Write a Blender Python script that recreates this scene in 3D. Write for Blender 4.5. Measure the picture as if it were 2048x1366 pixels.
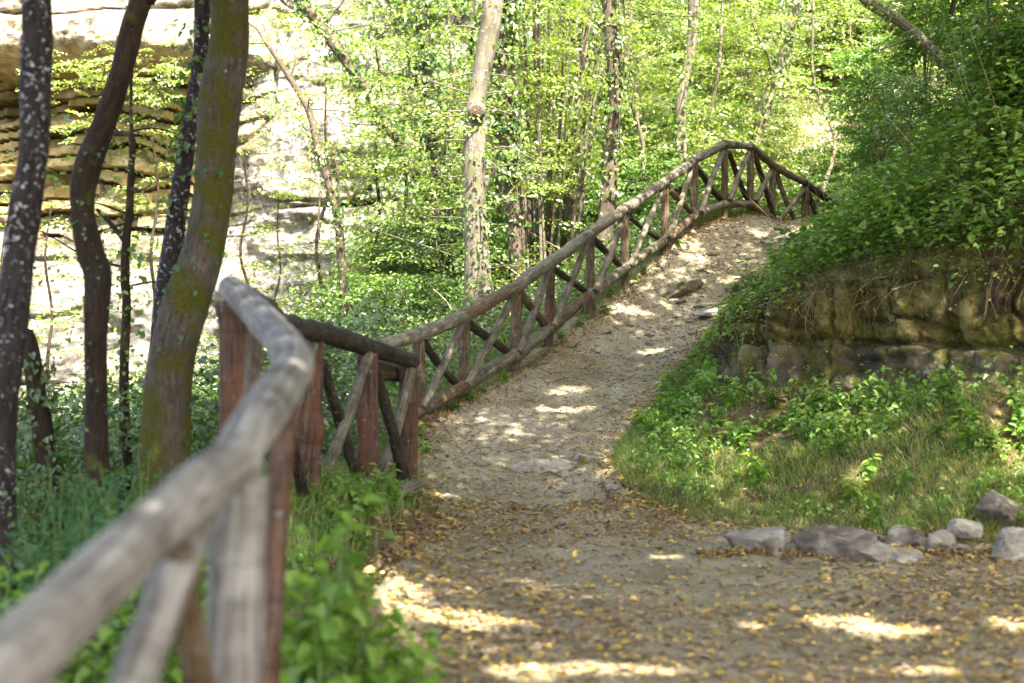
import bpy, math, random
import numpy as np
from mathutils import Vector

for o in list(bpy.data.objects):
    bpy.data.objects.remove(o)
SC = bpy.context.scene
COL = SC.collection
RNG = np.random.default_rng(7)
random.seed(7)

# ------------------------------------------------------------------ camera, sky, sun, exposure
FPX, CX, CY, EYE = 3000.0, 1024.0, 683.0, 1.5          # focal length in photo pixels, optical centre, eye height
cam_d = bpy.data.cameras.new("camera")
cam = bpy.data.objects.new("camera", cam_d)
COL.objects.link(cam)
cam.location = (0, 0, EYE)
cam.rotation_euler = (math.radians(90), 0, 0)
cam_d.sensor_width = 36.0
cam_d.lens = FPX / 2048 * 36.0
cam_d.clip_start, cam_d.clip_end = 0.1, 500
cam_d.dof.use_dof = True
cam_d.dof.focus_distance = 17.5
cam_d.dof.aperture_fstop = 1.6
SC.camera = cam

SUN = Vector((0.26, -0.53, 0.81)).normalized()          # direction towards the sun
SUN_EL = math.asin(SUN.z)
SUN_AZ = math.atan2(SUN.x, SUN.y)
world = bpy.data.worlds.new("World")
SC.world = world
world.use_nodes = True
wn = world.node_tree.nodes
wl = world.node_tree.links
sky = wn.new("ShaderNodeTexSky")
sky.sky_type = 'NISHITA'
sky.sun_disc = False
sky.sun_elevation = SUN_EL
sky.sun_rotation = SUN_AZ
sky.dust_density = 4.0
sky.air_density = 0.8
sky.ozone_density = 0.3
wl.new(sky.outputs[0], wn["Background"].inputs[0])
wn["Background"].inputs[1].default_value = 0.15
sun_d = bpy.data.lights.new("sun", 'SUN')
sun_d.energy = 4.3
sun_d.angle = math.radians(0.5)
sun_d.color = (1.0, 0.945, 0.88)
sun = bpy.data.objects.new("sun", sun_d)
COL.objects.link(sun)
sun.rotation_euler = SUN.to_track_quat('Z', 'Y').to_euler()
SC.view_settings.view_transform = 'Standard'
SC.view_settings.look = 'None'
SC.view_settings.exposure = 2.92
SC.view_settings.gamma = 1.0
SC.cycles.use_denoising = True
SC.cycles.max_bounces = 8
SC.cycles.diffuse_bounces = 5
SC.cycles.transmission_bounces = 5
SC.cycles.glossy_bounces = 2
SC.cycles.sample_clamp_indirect = 6.0

# ------------------------------------------------------------------ numeric helpers
def P(px, py, d):
    """the place seen at photo pixel (px, py), d metres away"""
    return np.array([(px - CX) * d / FPX, d, EYE + (CY - py) * d / FPX])

def unit(v):
    v = np.asarray(v, float)
    return v / np.maximum(np.linalg.norm(v, axis=-1, keepdims=True), 1e-9)

def _hash(ix, iy, iz):
    h = (ix * 374761393 + iy * 668265263 + iz * 2147483647 * 31 + 1013904223) & 0xFFFFFFFF
    h = ((h ^ (h >> 13)) * 1274126177) & 0xFFFFFFFF
    h = ((h ^ (h >> 16)) * 2246822519) & 0xFFFFFFFF
    return ((h ^ (h >> 15)) & 0xFFFFFF) / float(0xFFFFFF)

def vnoise(p):
    """value noise in -1..1 for points (n,3)"""
    p = np.asarray(p, float)
    i = np.floor(p).astype(np.int64)
    f = p - i
    f = f * f * f * (f * (f * 6 - 15) + 10)
    r = 0
    for a in (0, 1):
        for b in (0, 1):
            for c in (0, 1):
                w = (f[..., 0] if a else 1 - f[..., 0]) * (f[..., 1] if b else 1 - f[..., 1]) * (f[..., 2] if c else 1 - f[..., 2])
                r = r + w * _hash(i[..., 0] + a, i[..., 1] + b, i[..., 2] + c)
    return r * 2 - 1

def fbm(p, oct=4, gain=0.5):
    p = np.asarray(p, float)
    r, a = 0, 1.0
    for k in range(oct):
        r = r + a * vnoise(p * 2.03 ** k + 17.3 * k)
        a *= gain
    return r

def xyz(x, y, z=None):
    x = np.asarray(x, float)
    return np.stack([x, np.broadcast_to(y, x.shape), np.zeros_like(x) if z is None else np.broadcast_to(z, x.shape)], -1)

def spline(pts, n):
    """Catmull-Rom through rows of pts, n samples"""
    pts = np.asarray(pts, float)
    if len(pts) == 2:
        t = np.linspace(0, 1, n)[:, None]
        return pts[0] * (1 - t) + pts[1] * t
    q = np.vstack([2 * pts[0] - pts[1], pts, 2 * pts[-1] - pts[-2]])
    seg = np.linalg.norm(np.diff(pts[:, :3], axis=0), axis=1)
    cum = np.concatenate([[0], np.cumsum(seg)])
    u = np.interp(np.linspace(0, cum[-1], n), cum, np.arange(len(pts)))
    k = np.minimum(u.astype(int), len(pts) - 2)
    t = (u - k)[:, None]
    a, b, c, d = q[k], q[k + 1], q[k + 2], q[k + 3]
    return 0.5 * (2 * b + (c - a) * t + (2 * a - 5 * b + 4 * c - d) * t ** 2 + (3 * b - a - 3 * c + d) * t ** 3)

class Mesh:
    """collects vertices and faces and links them as ONE mesh object"""
    def __init__(s):
        s.v, s.f, s.g, s.n = [], [], [], 0
    def add(s, v, f, grain=None):
        v = np.asarray(v, float).reshape(-1, 3)
        s.v.append(v)
        s.f.append(np.asarray(f, np.int64) + s.n)
        s.g.append(np.zeros_like(v) if grain is None else grain)
        s.n += len(v)
        return s
    def data(s, name, m, smooth=True, origin=(0, 0, 0)):
        v = np.concatenate(s.v) - np.asarray(origin, float)
        me = bpy.data.meshes.new(name)
        me.vertices.add(len(v))
        me.vertices.foreach_set("co", v.astype(np.float32).ravel())
        sizes = np.concatenate([np.full(len(f), f.shape[1]) for f in s.f])
        loops = np.concatenate([f.ravel() for f in s.f])
        me.loops.add(len(loops))
        me.loops.foreach_set("vertex_index", loops.astype(np.int32))
        me.polygons.add(len(sizes))
        me.polygons.foreach_set("loop_start", np.concatenate([[0], np.cumsum(sizes)[:-1]]).astype(np.int32))
        me.polygons.foreach_set("use_smooth", np.full(len(sizes), bool(smooth)))
        me.update(calc_edges=True)
        g = me.attributes.new("grain", 'FLOAT_VECTOR', 'POINT')
        g.data.foreach_set("vector", np.concatenate(s.g).astype(np.float32).ravel())
        me.materials.append(m)
        return me
    def build(s, name, m, parent=None, smooth=True):
        loc = np.array(parent.location) if parent is not None else np.zeros(3)
        if parent is not None and parent.parent is not None:
            loc = loc + np.array(parent.parent.location)
        o = bpy.data.objects.new(name, s.data(name, m, smooth, loc))
        COL.objects.link(o)
        o.parent = parent
        return o

def tag(o, label=None, cat=None, group=None, kind=None):
    for k, v in (("label", label), ("category", cat), ("group", group), ("kind", kind)):
        if v:
            o[k] = v
    return o

def thing(name, label, cat, loc=(0, 0, 0), group=None):
    o = bpy.data.objects.new(name, None)
    COL.objects.link(o)
    o.location = [float(c) for c in loc]
    o.empty_display_size = 0.2
    return tag(o, label, cat, group)

def copy_thing(r, loc, rz, scale=1.0, label=None, group=None):
    c = r.copy()
    COL.objects.link(c)
    c.location = [float(q) for q in loc]
    c.rotation_euler = (0, 0, rz)
    c.scale = (scale,) * 3
    if label: c["label"] = label
    if group: c["group"] = group
    for ch in r.children:
        k = ch.copy()
        COL.objects.link(k)
        k.parent = c
    return c

def tube(mb, pts, rad, sides=10, n=None, bump=0.0, bscale=6.0, seed=0.0, cap=True, knots=0):
    """a bent round log or stem through pts with radius per point; bump in fractions of the radius"""
    pts = np.asarray(pts, float)
    rad = np.broadcast_to(np.asarray(rad, float), (len(pts),))
    n = n or max(4, 6 * (len(pts) - 1))
    s = spline(np.column_stack([pts, rad]), n)
    c, r = s[:, :3], np.maximum(s[:, 3], 0.0008)
    t = unit(np.gradient(c, axis=0))
    a = np.array([1.0, 0, 0]) if abs(t[:, 0]).mean() < 0.8 else np.array([0, 0, 1.0])
    e1 = unit(a - t * (t @ a)[:, None])
    e2 = np.cross(t, e1)
    th = np.arange(sides) * 2 * math.pi / sides
    dirs = e1[:, None] * np.cos(th)[None, :, None] + e2[:, None] * np.sin(th)[None, :, None]
    along = np.concatenate([[0], np.cumsum(np.linalg.norm(np.diff(c, axis=0), axis=1))])
    g = np.stack([np.cos(th)[None] * r[:, None], np.sin(th)[None] * r[:, None], np.broadcast_to(along[:, None], (n, sides))], -1) + seed * 3.7
    rr = np.broadcast_to(r[:, None], (n, sides))
    if bump:
        q = g.copy()
        q[..., 2] *= 0.35
        rr = rr * (1 + bump * fbm(q * bscale / max(r.mean() * 6, 0.05), 3))
    for _ in range(knots):
        ka, kt, ks = random.uniform(0, along[-1]), random.uniform(0, 6.283), random.uniform(.5, 1.1) * r.mean()
        da = (th[None] - kt + math.pi) % (2 * math.pi) - math.pi
        rr = rr * (1 + random.uniform(.1, .28) * np.exp(-((along[:, None] - ka) / ks) ** 2 - (da * r[:, None] / ks) ** 2))
    v = c[:, None] + dirs * rr[..., None]
    i = np.arange(n - 1)[:, None] * sides
    j = np.arange(sides)[None]
    j2 = (j + 1) % sides
    f = np.stack([i + j, i + j2, i + sides + j2, i + sides + j], -1).reshape(-1, 4)
    mb.add(v, f, g.reshape(-1, 3))
    if cap:
        for k, e in ((0, -1), (n - 1, 1)):
            ctr = c[k] + t[k] * e * r[k] * 0.12
            base = v[k]
            vv = np.vstack([base, ctr])
            ff = np.stack([np.arange(sides), (np.arange(sides) + 1) % sides, np.full(sides, sides)], 1)
            if e < 0: ff = ff[:, ::-1]
            gg = np.vstack([g[k], g[k].mean(0)])
            mb.add(vv, ff, gg)
    return c, r, t

def leaves(mb, pos, d, nrm, ln, wd, shape='oval', curl=0.15, fold=0.18):
    """one small face pair per leaf: pos = stalk end, d = direction of the midrib, nrm = upper side"""
    pos, d = np.asarray(pos, float), unit(d)
    n = len(pos)
    if n == 0: return
    s = unit(np.cross(d, nrm))
    u = np.cross(s, d)
    ln = np.broadcast_to(np.asarray(ln, float), (n,))[:, None]
    wd = np.broadcast_to(np.asarray(wd, float), (n,))[:, None]
    if shape == 'diamond':
        m = pos + d * ln * 0.45
        tip = pos + d * ln - u * ln * curl
        v = np.stack([pos, m + s * wd * 0.5 + u * wd * fold, tip, m - s * wd * 0.5 + u * wd * fold], 1)
        f = np.arange(n)[:, None] * 4 + np.array([[0, 1, 2, 3]])
        mb.add(v, f)
        return
    if shape == 'oval':
        a, b, wa, wb = 0.28, 0.68, 0.46, 0.40
    elif shape == 'heart':
        a, b, wa, wb = 0.12, 0.55, 0.52, 0.40
    elif shape == 'narrow':
        a, b, wa, wb = 0.3, 0.7, 0.42, 0.36
    tip = pos + d * ln - u * ln * curl
    p1 = pos + d * ln * a + u * ln * 0.03
    p2 = pos + d * ln * b - u * ln * curl * 0.35
    up = u * wd * fold
    v = np.stack([pos, p1 + s * wd * wa + up, p2 + s * wd * wb + up, tip, p2 - s * wd * wb + up, p1 - s * wd * wa + up], 1)
    k = np.arange(n)[:, None] * 6
    f = np.concatenate([k + np.array([[0, 1, 2, 3]]), k + np.array([[0, 3, 4, 5]])])
    mb.add(v, f)

def rand_dirs(n, rng=RNG):
    return unit(rng.normal(size=(n, 3)))

def sprays(mb, O, D, L, nodes=7, ll=0.06, lw=0.036, rng=RNG, width=0.42, droop=0.12, twigs=None, shape='oval', flat=0.35):
    """flat beech-like sprays: each a twig with leaves to both sides in one plane"""
    O, D = np.asarray(O, float), unit(D)
    n = len(O)
    L = np.broadcast_to(np.asarray(L, float), (n,))
    upv = unit(np.array([0, 0, 1.0]) + rng.normal(size=(n, 3)) * flat * 0.5)
    S = unit(np.cross(D, upv))
    N = np.cross(S, D)
    ps, ds, ns = [], [], []
    for k in range(nodes):
        t = (k + 0.6) / nodes
        for side in (-1, 1):
            for j, off in enumerate((0.16, 0.62, 1.0)):
                if j == 2 and t > 0.7: continue
                w = width * (1.05 - t * 0.85) * off
                tt = t + rng.normal(size=n) * 0.04 + off * 0.10
                p = O + D * (L * tt)[:, None] + S * (side * w * L)[:, None] + rng.normal(size=(n, 3)) * 0.05 * L[:, None] * np.array([1, 1, 0.6])
                p[:, 2] -= droop * L * (tt ** 2 + off * 0.4)
                dd = D * (0.55 + 0.3 * off) + S * side * 0.75 + rng.normal(size=(n, 3)) * 0.28
                dd[:, 2] -= 0.2
                ps.append(p); ds.append(dd); ns.append(N + rng.normal(size=(n, 3)) * flat)
    ps, ds, ns = np.concatenate(ps), np.concatenate(ds), np.concatenate(ns)
    sc = rng.uniform(0.65, 1.25, len(ps))
    leaves(mb, ps, ds, ns, ll * sc, lw * sc, shape)
    if twigs is not None:
        for i in range(n):
            t = np.linspace(0, 1, 3)[:, None]
            c = O[i] + D[i] * L[i] * t
            c[:, 2] -= droop * L[i] * t[:, 0] ** 2
            tube(twigs, c, [0.006, 0.004, 0.002], 3, 3, cap=False)

# ------------------------------------------------------------------ materials
def mat(name):
    m = bpy.data.materials.new(name)
    m.use_nodes = True
    nt = m.node_tree
    nt.nodes.clear()
    out = nt.nodes.new("ShaderNodeOutputMaterial")
    return m, nt, out

def N(nt, kind, **kw):
    n = nt.nodes.new(kind)
    for k, v in kw.items():
        if k.startswith("i_"):
            n.inputs[k[2:]].default_value = v
        else:
            setattr(n, k, v)
    return n

def ramp(nt, fac, stops, interp='LINEAR'):
    r = nt.nodes.new("ShaderNodeValToRGB")
    r.color_ramp.interpolation = interp
    el = r.color_ramp.elements
    while len(el) < len(stops): el.new(0.5)
    for e, (p, c) in zip(el, stops):
        e.position = p
        e.color = (*c, 1) if len(c) == 3 else c
    nt.links.new(fac, r.inputs[0])
    return r.outputs[0]

def noise(nt, vec, scale, detail=4, rough=0.55, dist=0.0, out="Fac"):
    n = N(nt, "ShaderNodeTexNoise")
    n.inputs["Scale"].default_value = scale
    n.inputs["Detail"].default_value = detail
    n.inputs["Roughness"].default_value = rough
    n.inputs["Distortion"].default_value = dist
    if vec is not None: nt.links.new(vec, n.inputs["Vector"])
    return n.outputs[out]

def mixc(nt, fac, a, b, mode='MIX'):
    m = N(nt, "ShaderNodeMix", data_type='RGBA', blend_type=mode)
    for sock, v in ((m.inputs[0], fac), (m.inputs[6], a), (m.inputs[7], b)):
        if hasattr(v, "links"): nt.links.new(v, sock)
        elif isinstance(v, (int, float)): sock.default_value = v
        else: sock.default_value = (*v, 1)
    return m.outputs[2]

def geo(nt, what="Position"):
    return N(nt, "ShaderNodeNewGeometry").outputs[what]

def finish(nt, out, color, rough=0.85, height=None, bump=0.3, dist=0.02, spec=0.3):
    b = N(nt, "ShaderNodeBsdfPrincipled")
    if hasattr(color, "links"): nt.links.new(color, b.inputs["Base Color"])
    else: b.inputs["Base Color"].default_value = (*color, 1)
    b.inputs["Roughness"].default_value = rough
    b.inputs["Specular IOR Level"].default_value = spec
    if height is not None:
        bm = N(nt, "ShaderNodeBump")
        bm.inputs["Strength"].default_value = bump
        bm.inputs["Distance"].default_value = dist
        nt.links.new(height, bm.inputs["Height"])
        nt.links.new(bm.outputs[0], b.inputs["Normal"])
    nt.links.new(b.outputs[0], out.inputs[0])

def leaf_mat(name, cols, trans=0.45, gloss=0.06, rough=0.4, tint=(1.15, 1.25, 0.5), patch=None):
    """thin leaf: reflects, lets light through, a little gloss; colour differs leaf by leaf"""
    m, nt, out = mat(name)
    rnd = geo(nt, "Random Per Island")
    k = len(cols)
    col = ramp(nt, rnd, [(i / max(k - 1, 1), c) for i, c in enumerate(cols)])
    oi = N(nt, "ShaderNodeObjectInfo")
    hs = N(nt, "ShaderNodeHueSaturation")
    mr = N(nt, "ShaderNodeMapRange")
    nt.links.new(oi.outputs["Random"], mr.inputs[0])
    mr.inputs[3].default_value, mr.inputs[4].default_value = 0.8, 1.15
    nt.links.new(mr.outputs[0], hs.inputs["Value"])
    nt.links.new(col, hs.inputs["Color"])
    col = hs.outputs[0]
    if patch:
        col = mixc(nt, ramp(nt, noise(nt, geo(nt), patch[0], 2), [(0.42, (0, 0, 0)), (0.62, (1, 1, 1))]), col, mixc(nt, 1.0, col, patch[1], 'MULTIPLY'))
    d = N(nt, "ShaderNodeBsdfDiffuse")
    t = N(nt, "ShaderNodeBsdfTranslucent")
    g = N(nt, "ShaderNodeBsdfGlossy")
    g.inputs["Roughness"].default_value = rough
    nt.links.new(col, d.inputs[0])
    nt.links.new(mixc(nt, 1.0, col, tint, 'MULTIPLY'), t.inputs[0])
    a = N(nt, "ShaderNodeMixShader"); a.inputs[0].default_value = trans
    nt.links.new(d.outputs[0], a.inputs[1]); nt.links.new(t.outputs[0], a.inputs[2])
    b = N(nt, "ShaderNodeMixShader"); b.inputs[0].default_value = gloss
    nt.links.new(a.outputs[0], b.inputs[1]); nt.links.new(g.outputs[0], b.inputs[2])
    nt.links.new(b.outputs[0], out.inputs[0])
    return m

def bark_mat(name, dark, light, lichen=None, moss=None, streak=9.0, lichen_at=0.62, moss_at=0.5, rough=0.9, rings=0.0):
    m, nt, out = mat(name)
    at = N(nt, "ShaderNodeAttribute", attribute_name="grain")
    mp = N(nt, "ShaderNodeMapping")
    mp.inputs["Scale"].default_value = (1, 1, 0.22)
    nt.links.new(at.outputs["Vector"], mp.inputs[0])
    v = mp.outputs[0]
    h = noise(nt, v, streak * 6, 6, 0.65, 0.4)
    col = ramp(nt, h, [(0.3, dark), (0.62, light), (0.8, tuple(min(c * 1.5, 0.6) for c in light))])
    big = noise(nt, at.outputs["Vector"], 4.0, 3)
    col = mixc(nt, ramp(nt, big, [(0.35, (0, 0, 0)), (0.7, (1, 1, 1))]), col, mixc(nt, 1.0, col, (0.62, 0.6, 0.55), 'MULTIPLY'))
    if rings:
        mp2 = N(nt, "ShaderNodeMapping"); mp2.inputs["Scale"].default_value = (0.15, 0.15, 2.2)
        nt.links.new(at.outputs["Vector"], mp2.inputs[0])
        rg = noise(nt, mp2.outputs[0], 9, 4, 0.6)
        col = mixc(nt, ramp(nt, rg, [(0.45, (0, 0, 0)), (0.7, (rings * 0.5,) * 3)]), col, dark)
    if lichen:
        l1 = ramp(nt, noise(nt, at.outputs["Vector"], 34, 4, 0.65), [(lichen_at, (0, 0, 0)), (lichen_at + 0.05, (1, 1, 1))])
        l2 = ramp(nt, noise(nt, at.outputs["Vector"], 5.0, 2), [(0.4, (0, 0, 0)), (0.6, (1, 1, 1))])
        col = mixc(nt, mixc(nt, 1.0, l1, l2, 'MULTIPLY'), col, lichen)
    if moss:
        f = ramp(nt, noise(nt, at.outputs["Vector"], 4.5, 5, 0.65), [(moss_at - 0.06, (0, 0, 0)), (moss_at + 0.08, (1, 1, 1))])
        mc = ramp(nt, noise(nt, at.outputs["Vector"], 60, 3), [(0.3, tuple(c * 0.55 for c in moss)), (0.7, moss)])
        col = mixc(nt, f, col, mc)
    finish(nt, out, col, rough, h, 1.0, 0.018, 0.2)
    return m

def wood_mat(name, dark, mid, light, stain=None, streak=1.0, stain_at=0.55):
    m, nt, out = mat(name)
    at = N(nt, "ShaderNodeAttribute", attribute_name="grain")
    mp = N(nt, "ShaderNodeMapping")
    mp.inputs["Scale"].default_value = (1, 1, 0.07)
    nt.links.new(at.outputs["Vector"], mp.inputs[0])
    h = noise(nt, mp.outputs[0], 70 * streak, 5, 0.65, 0.3)
    col = ramp(nt, h, [(0.28, dark), (0.5, mid), (0.72, light)])
    big = noise(nt, at.outputs["Vector"], 5.5, 4, 0.6)
    col = mixc(nt, ramp(nt, big, [(0.38, (0, 0, 0)), (0.68, (1, 1, 1))]), col, mixc(nt, 1.0, col, (0.5, 0.48, 0.45), 'MULTIPLY'))
    if stain:
        mp2 = N(nt, "ShaderNodeMapping"); mp2.inputs["Scale"].default_value = (1, 1, 0.2)
        nt.links.new(at.outputs["Vector"], mp2.inputs[0])
        f = ramp(nt, noise(nt, mp2.outputs[0], 14, 3, 0.6), [(stain_at - 0.08, (0, 0, 0)), (stain_at + 0.08, (1, 1, 1))])
        col = mixc(nt, f, col, mixc(nt, ramp(nt, h, [(0.3, (0.3, 0.3, 0.3)), (0.7, (1, 1, 1))]), (0.05, 0.025, 0.015), stain))
    # weathered pale patches and rings of old bark round the log
    mpr = N(nt, "ShaderNodeMapping"); mpr.inputs["Scale"].default_value = (0.25, 0.25, 1.6)
    nt.links.new(at.outputs["Vector"], mpr.inputs[0])
    col = mixc(nt, ramp(nt, noise(nt, mpr.outputs[0], 9, 4, 0.65), [(0.5, (0, 0, 0)), (0.62, (0.55, 0.55, 0.55))]), col, mixc(nt, 1.0, col, (0.45, 0.44, 0.4), 'MULTIPLY'))
    col = mixc(nt, ramp(nt, noise(nt, at.outputs["Vector"], 19, 4, 0.7), [(0.62, (0, 0, 0)), (0.68, (0.45, 0.45, 0.45))]), col, (0.33, 0.32, 0.29))
    # knots and cracks running along the log
    mp3 = N(nt, "ShaderNodeMapping"); mp3.inputs["Scale"].default_value = (1, 1, 0.03)
    nt.links.new(at.outputs["Vector"], mp3.inputs[0])
    cr = ramp(nt, noise(nt, mp3.outputs[0], 26, 2, 0.5, 0.6), [(0.485, (1, 1, 1)), (0.5, (0.25, 0.25, 0.25)), (0.515, (1, 1, 1))])
    col = mixc(nt, 0.8, col, cr, 'MULTIPLY')
    finish(nt, out, col, 0.8, h, 0.6, 0.006, 0.25)
    return m

def rock_mat(name, dark, mid, light, stain=None, scale=3.0, moss=None, moss_at=0.55, bump=0.9):
    m, nt, out = mat(name)
    tc = geo(nt)
    h = noise(nt, tc, scale * 4, 8, 0.65)
    col = ramp(nt, noise(nt, tc, scale, 8, 0.62, 0.5), [(0.3, dark), (0.5, mid), (0.7, light)])
    sp = ramp(nt, noise(nt, tc, scale * 22, 3, 0.7), [(0.35, (0.72, 0.72, 0.72)), (0.6, (1, 1, 1))])
    col = mixc(nt, 1.0, col, sp, 'MULTIPLY')
    if stain:
        col = mixc(nt, ramp(nt, noise(nt, tc, scale * 0.8, 5, 0.6), [(0.5, (0, 0, 0)), (0.66, (1, 1, 1))]), col, stain)
    if moss:
        col = mixc(nt, ramp(nt, noise(nt, tc, scale * 1.4, 6, 0.65), [(moss_at - 0.04, (0, 0, 0)), (moss_at + 0.05, (1, 1, 1))]), col, moss)
    finish(nt, out, col, 0.88, h, bump, 0.03, 0.25)
    return m

M = {}
M['path'], nt, out = mat("path_soil")
tc = geo(nt)
c = ramp(nt, noise(nt, tc, 1.3, 6, 0.6), [(0.3, (0.18, 0.152, 0.088)), (0.5, (0.285, 0.248, 0.152)), (0.72, (0.40, 0.355, 0.235))])
c = mixc(nt, 1.0, c, ramp(nt, noise(nt, tc, 38, 4, 0.7), [(0.3, (0.55, 0.53, 0.5)), (0.62, (1.1, 1.1, 1.1))]), 'MULTIPLY')
c = mixc(nt, ramp(nt, noise(nt, tc, 0.8, 3), [(0.5, (0, 0, 0)), (0.62, (0.6, 0.6, 0.6))]), c, (0.31, 0.265, 0.185))
hh = noise(nt, tc, 26, 7, 0.7)
finish(nt, out, c, 0.95, hh, 0.9, 0.035, 0.1)
M['earth'], nt, out = mat("dark_earth")
tc = geo(nt)
c = ramp(nt, noise(nt, tc, 2.2, 7, 0.65), [(0.3, (0.055, 0.035, 0.018)), (0.55, (0.13, 0.085, 0.045)), (0.75, (0.2, 0.14, 0.08))])
c = mixc(nt, ramp(nt, noise(nt, tc, 1.1, 4), [(0.52, (0, 0, 0)), (0.66, (0.8, 0.8, 0.8))]), c, (0.07, 0.08, 0.02))
sx = N(nt, "ShaderNodeSeparateXYZ"); nt.links.new(tc, sx.inputs[0])
mr = N(nt, "ShaderNodeMapRange"); nt.links.new(sx.outputs[1], mr.inputs[0])
mr.inputs[1].default_value, mr.inputs[2].default_value = 13.0, 23.0
dry = ramp(nt, noise(nt, tc, 9, 6, 0.7), [(0.3, (0.09, 0.07, 0.035)), (0.5, (0.22, 0.185, 0.105)), (0.7, (0.42, 0.37, 0.25))])
c = mixc(nt, mr.outputs[0], c, dry)
finish(nt, out, c, 0.95, noise(nt, tc, 22, 7, 0.7), 0.9, 0.04, 0.1)

M['litter'] = leaf_mat("dry_leaf", [(0.10, 0.065, 0.035), (0.20, 0.13, 0.07), (0.34, 0.25, 0.13), (0.42, 0.28, 0.07), (0.50, 0.34, 0.06), (0.30, 0.21, 0.13), (0.16, 0.11, 0.07)], 0.15, 0.03, 0.5, (1.1, 1, 0.7))
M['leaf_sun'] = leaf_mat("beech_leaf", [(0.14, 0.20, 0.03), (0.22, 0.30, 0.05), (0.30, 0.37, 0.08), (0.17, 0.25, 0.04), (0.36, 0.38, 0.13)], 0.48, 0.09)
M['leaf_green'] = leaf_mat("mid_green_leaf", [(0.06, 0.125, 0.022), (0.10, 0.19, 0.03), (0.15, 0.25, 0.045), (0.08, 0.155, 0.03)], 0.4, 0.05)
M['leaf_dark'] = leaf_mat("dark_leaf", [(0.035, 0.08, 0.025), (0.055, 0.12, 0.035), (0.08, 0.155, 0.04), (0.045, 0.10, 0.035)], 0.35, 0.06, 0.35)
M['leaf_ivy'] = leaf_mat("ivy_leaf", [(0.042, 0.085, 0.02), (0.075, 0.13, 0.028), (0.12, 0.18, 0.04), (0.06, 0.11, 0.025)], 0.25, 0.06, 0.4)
M['leaf_bank'] = leaf_mat("creeper_leaf", [(0.07, 0.145, 0.025), (0.14, 0.245, 0.04), (0.22, 0.33, 0.065), (0.10, 0.18, 0.03), (0.28, 0.32, 0.08)], 0.42, 0.04)
M['leaf_blue'] = leaf_mat("bluish_leaf", [(0.035, 0.10, 0.04), (0.055, 0.14, 0.055), (0.08, 0.17, 0.05)], 0.35, 0.03, 0.5)
M['leaf_bright'] = leaf_mat("fresh_leaf", [(0.12, 0.235, 0.028), (0.185, 0.325, 0.04), (0.27, 0.41, 0.07)], 0.5, 0.05)
M['grass'] = leaf_mat("grass_blade", [(0.06, 0.135, 0.018), (0.10, 0.195, 0.025), (0.15, 0.255, 0.035), (0.20, 0.24, 0.05), (0.34, 0.29, 0.12), (0.10, 0.185, 0.025)], 0.4, 0.05)
M['withered'] = leaf_mat("withered_root", [(0.05, 0.042, 0.016), (0.09, 0.08, 0.026), (0.15, 0.13, 0.045), (0.07, 0.095, 0.022)], 0.25, 0.03)
M['drygrass'] = leaf_mat("dry_stem", [(0.30, 0.23, 0.12), (0.22, 0.15, 0.08), (0.14, 0.09, 0.05), (0.36, 0.29, 0.17)], 0.2, 0.04)

M['bark_lichen'] = bark_mat("bark_with_lichen", (0.014, 0.01, 0.009), (0.05, 0.039, 0.034), (0.40, 0.41, 0.41), None, 8, 0.575)
M['bark_brown'] = bark_mat("brown_bark", (0.013, 0.008, 0.005), (0.048, 0.033, 0.02), (0.3, 0.3, 0.28), (0.085, 0.085, 0.015), 8, 0.66, 0.62)
M['bark_moss'] = bark_mat("mossy_bark", (0.04, 0.031, 0.024), (0.125, 0.102, 0.08), (0.34, 0.33, 0.31), (0.085, 0.083, 0.009), 7, 0.645, 0.475)
M['bark_grey'] = bark_mat("smooth_grey_bark", (0.075, 0.064, 0.045), (0.18, 0.158, 0.12), (0.38, 0.37, 0.34), (0.14, 0.15, 0.03), 2.2, 0.6, 0.6, 0.85, 0.8)
M['bark_far'] = bark_mat("weathered_bark", (0.035, 0.026, 0.018), (0.13, 0.10, 0.068), (0.4, 0.38, 0.33), (0.08, 0.09, 0.02), 6, 0.64, 0.62)
M['bark_pale'] = bark_mat("pale_bark", (0.06, 0.05, 0.032), (0.20, 0.17, 0.115), (0.42, 0.40, 0.35), (0.11, 0.12, 0.03), 5, 0.62, 0.62)
M['twig'], nt, out = mat("twig"); finish(nt, out, (0.10, 0.07, 0.045), 0.9)
M['stem'], nt, out = mat("green_stem"); finish(nt, out, (0.10, 0.16, 0.04), 0.7)

M['wood_grey'] = wood_mat("weathered_grey_wood", (0.042, 0.036, 0.022), (0.145, 0.126, 0.082), (0.30, 0.268, 0.19))
M['wood_near'] = wood_mat("pale_grey_wood", (0.075, 0.069, 0.056), (0.215, 0.20, 0.173), (0.37, 0.35, 0.315), None, 0.7)
M['wood_brown'] = wood_mat("brown_wood", (0.033, 0.022, 0.011), (0.115, 0.082, 0.042), (0.24, 0.185, 0.11), (0.15, 0.09, 0.04), 1.0, 0.6)
M['wood_red'] = wood_mat("red_brown_wood", (0.028, 0.015, 0.009), (0.085, 0.051, 0.031), (0.19, 0.145, 0.105), (0.135, 0.056, 0.026), 1.0, 0.53)
M['wood_dark'] = wood_mat("dark_wood", (0.012, 0.008, 0.005), (0.042, 0.030, 0.019), (0.10, 0.078, 0.054))

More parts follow.
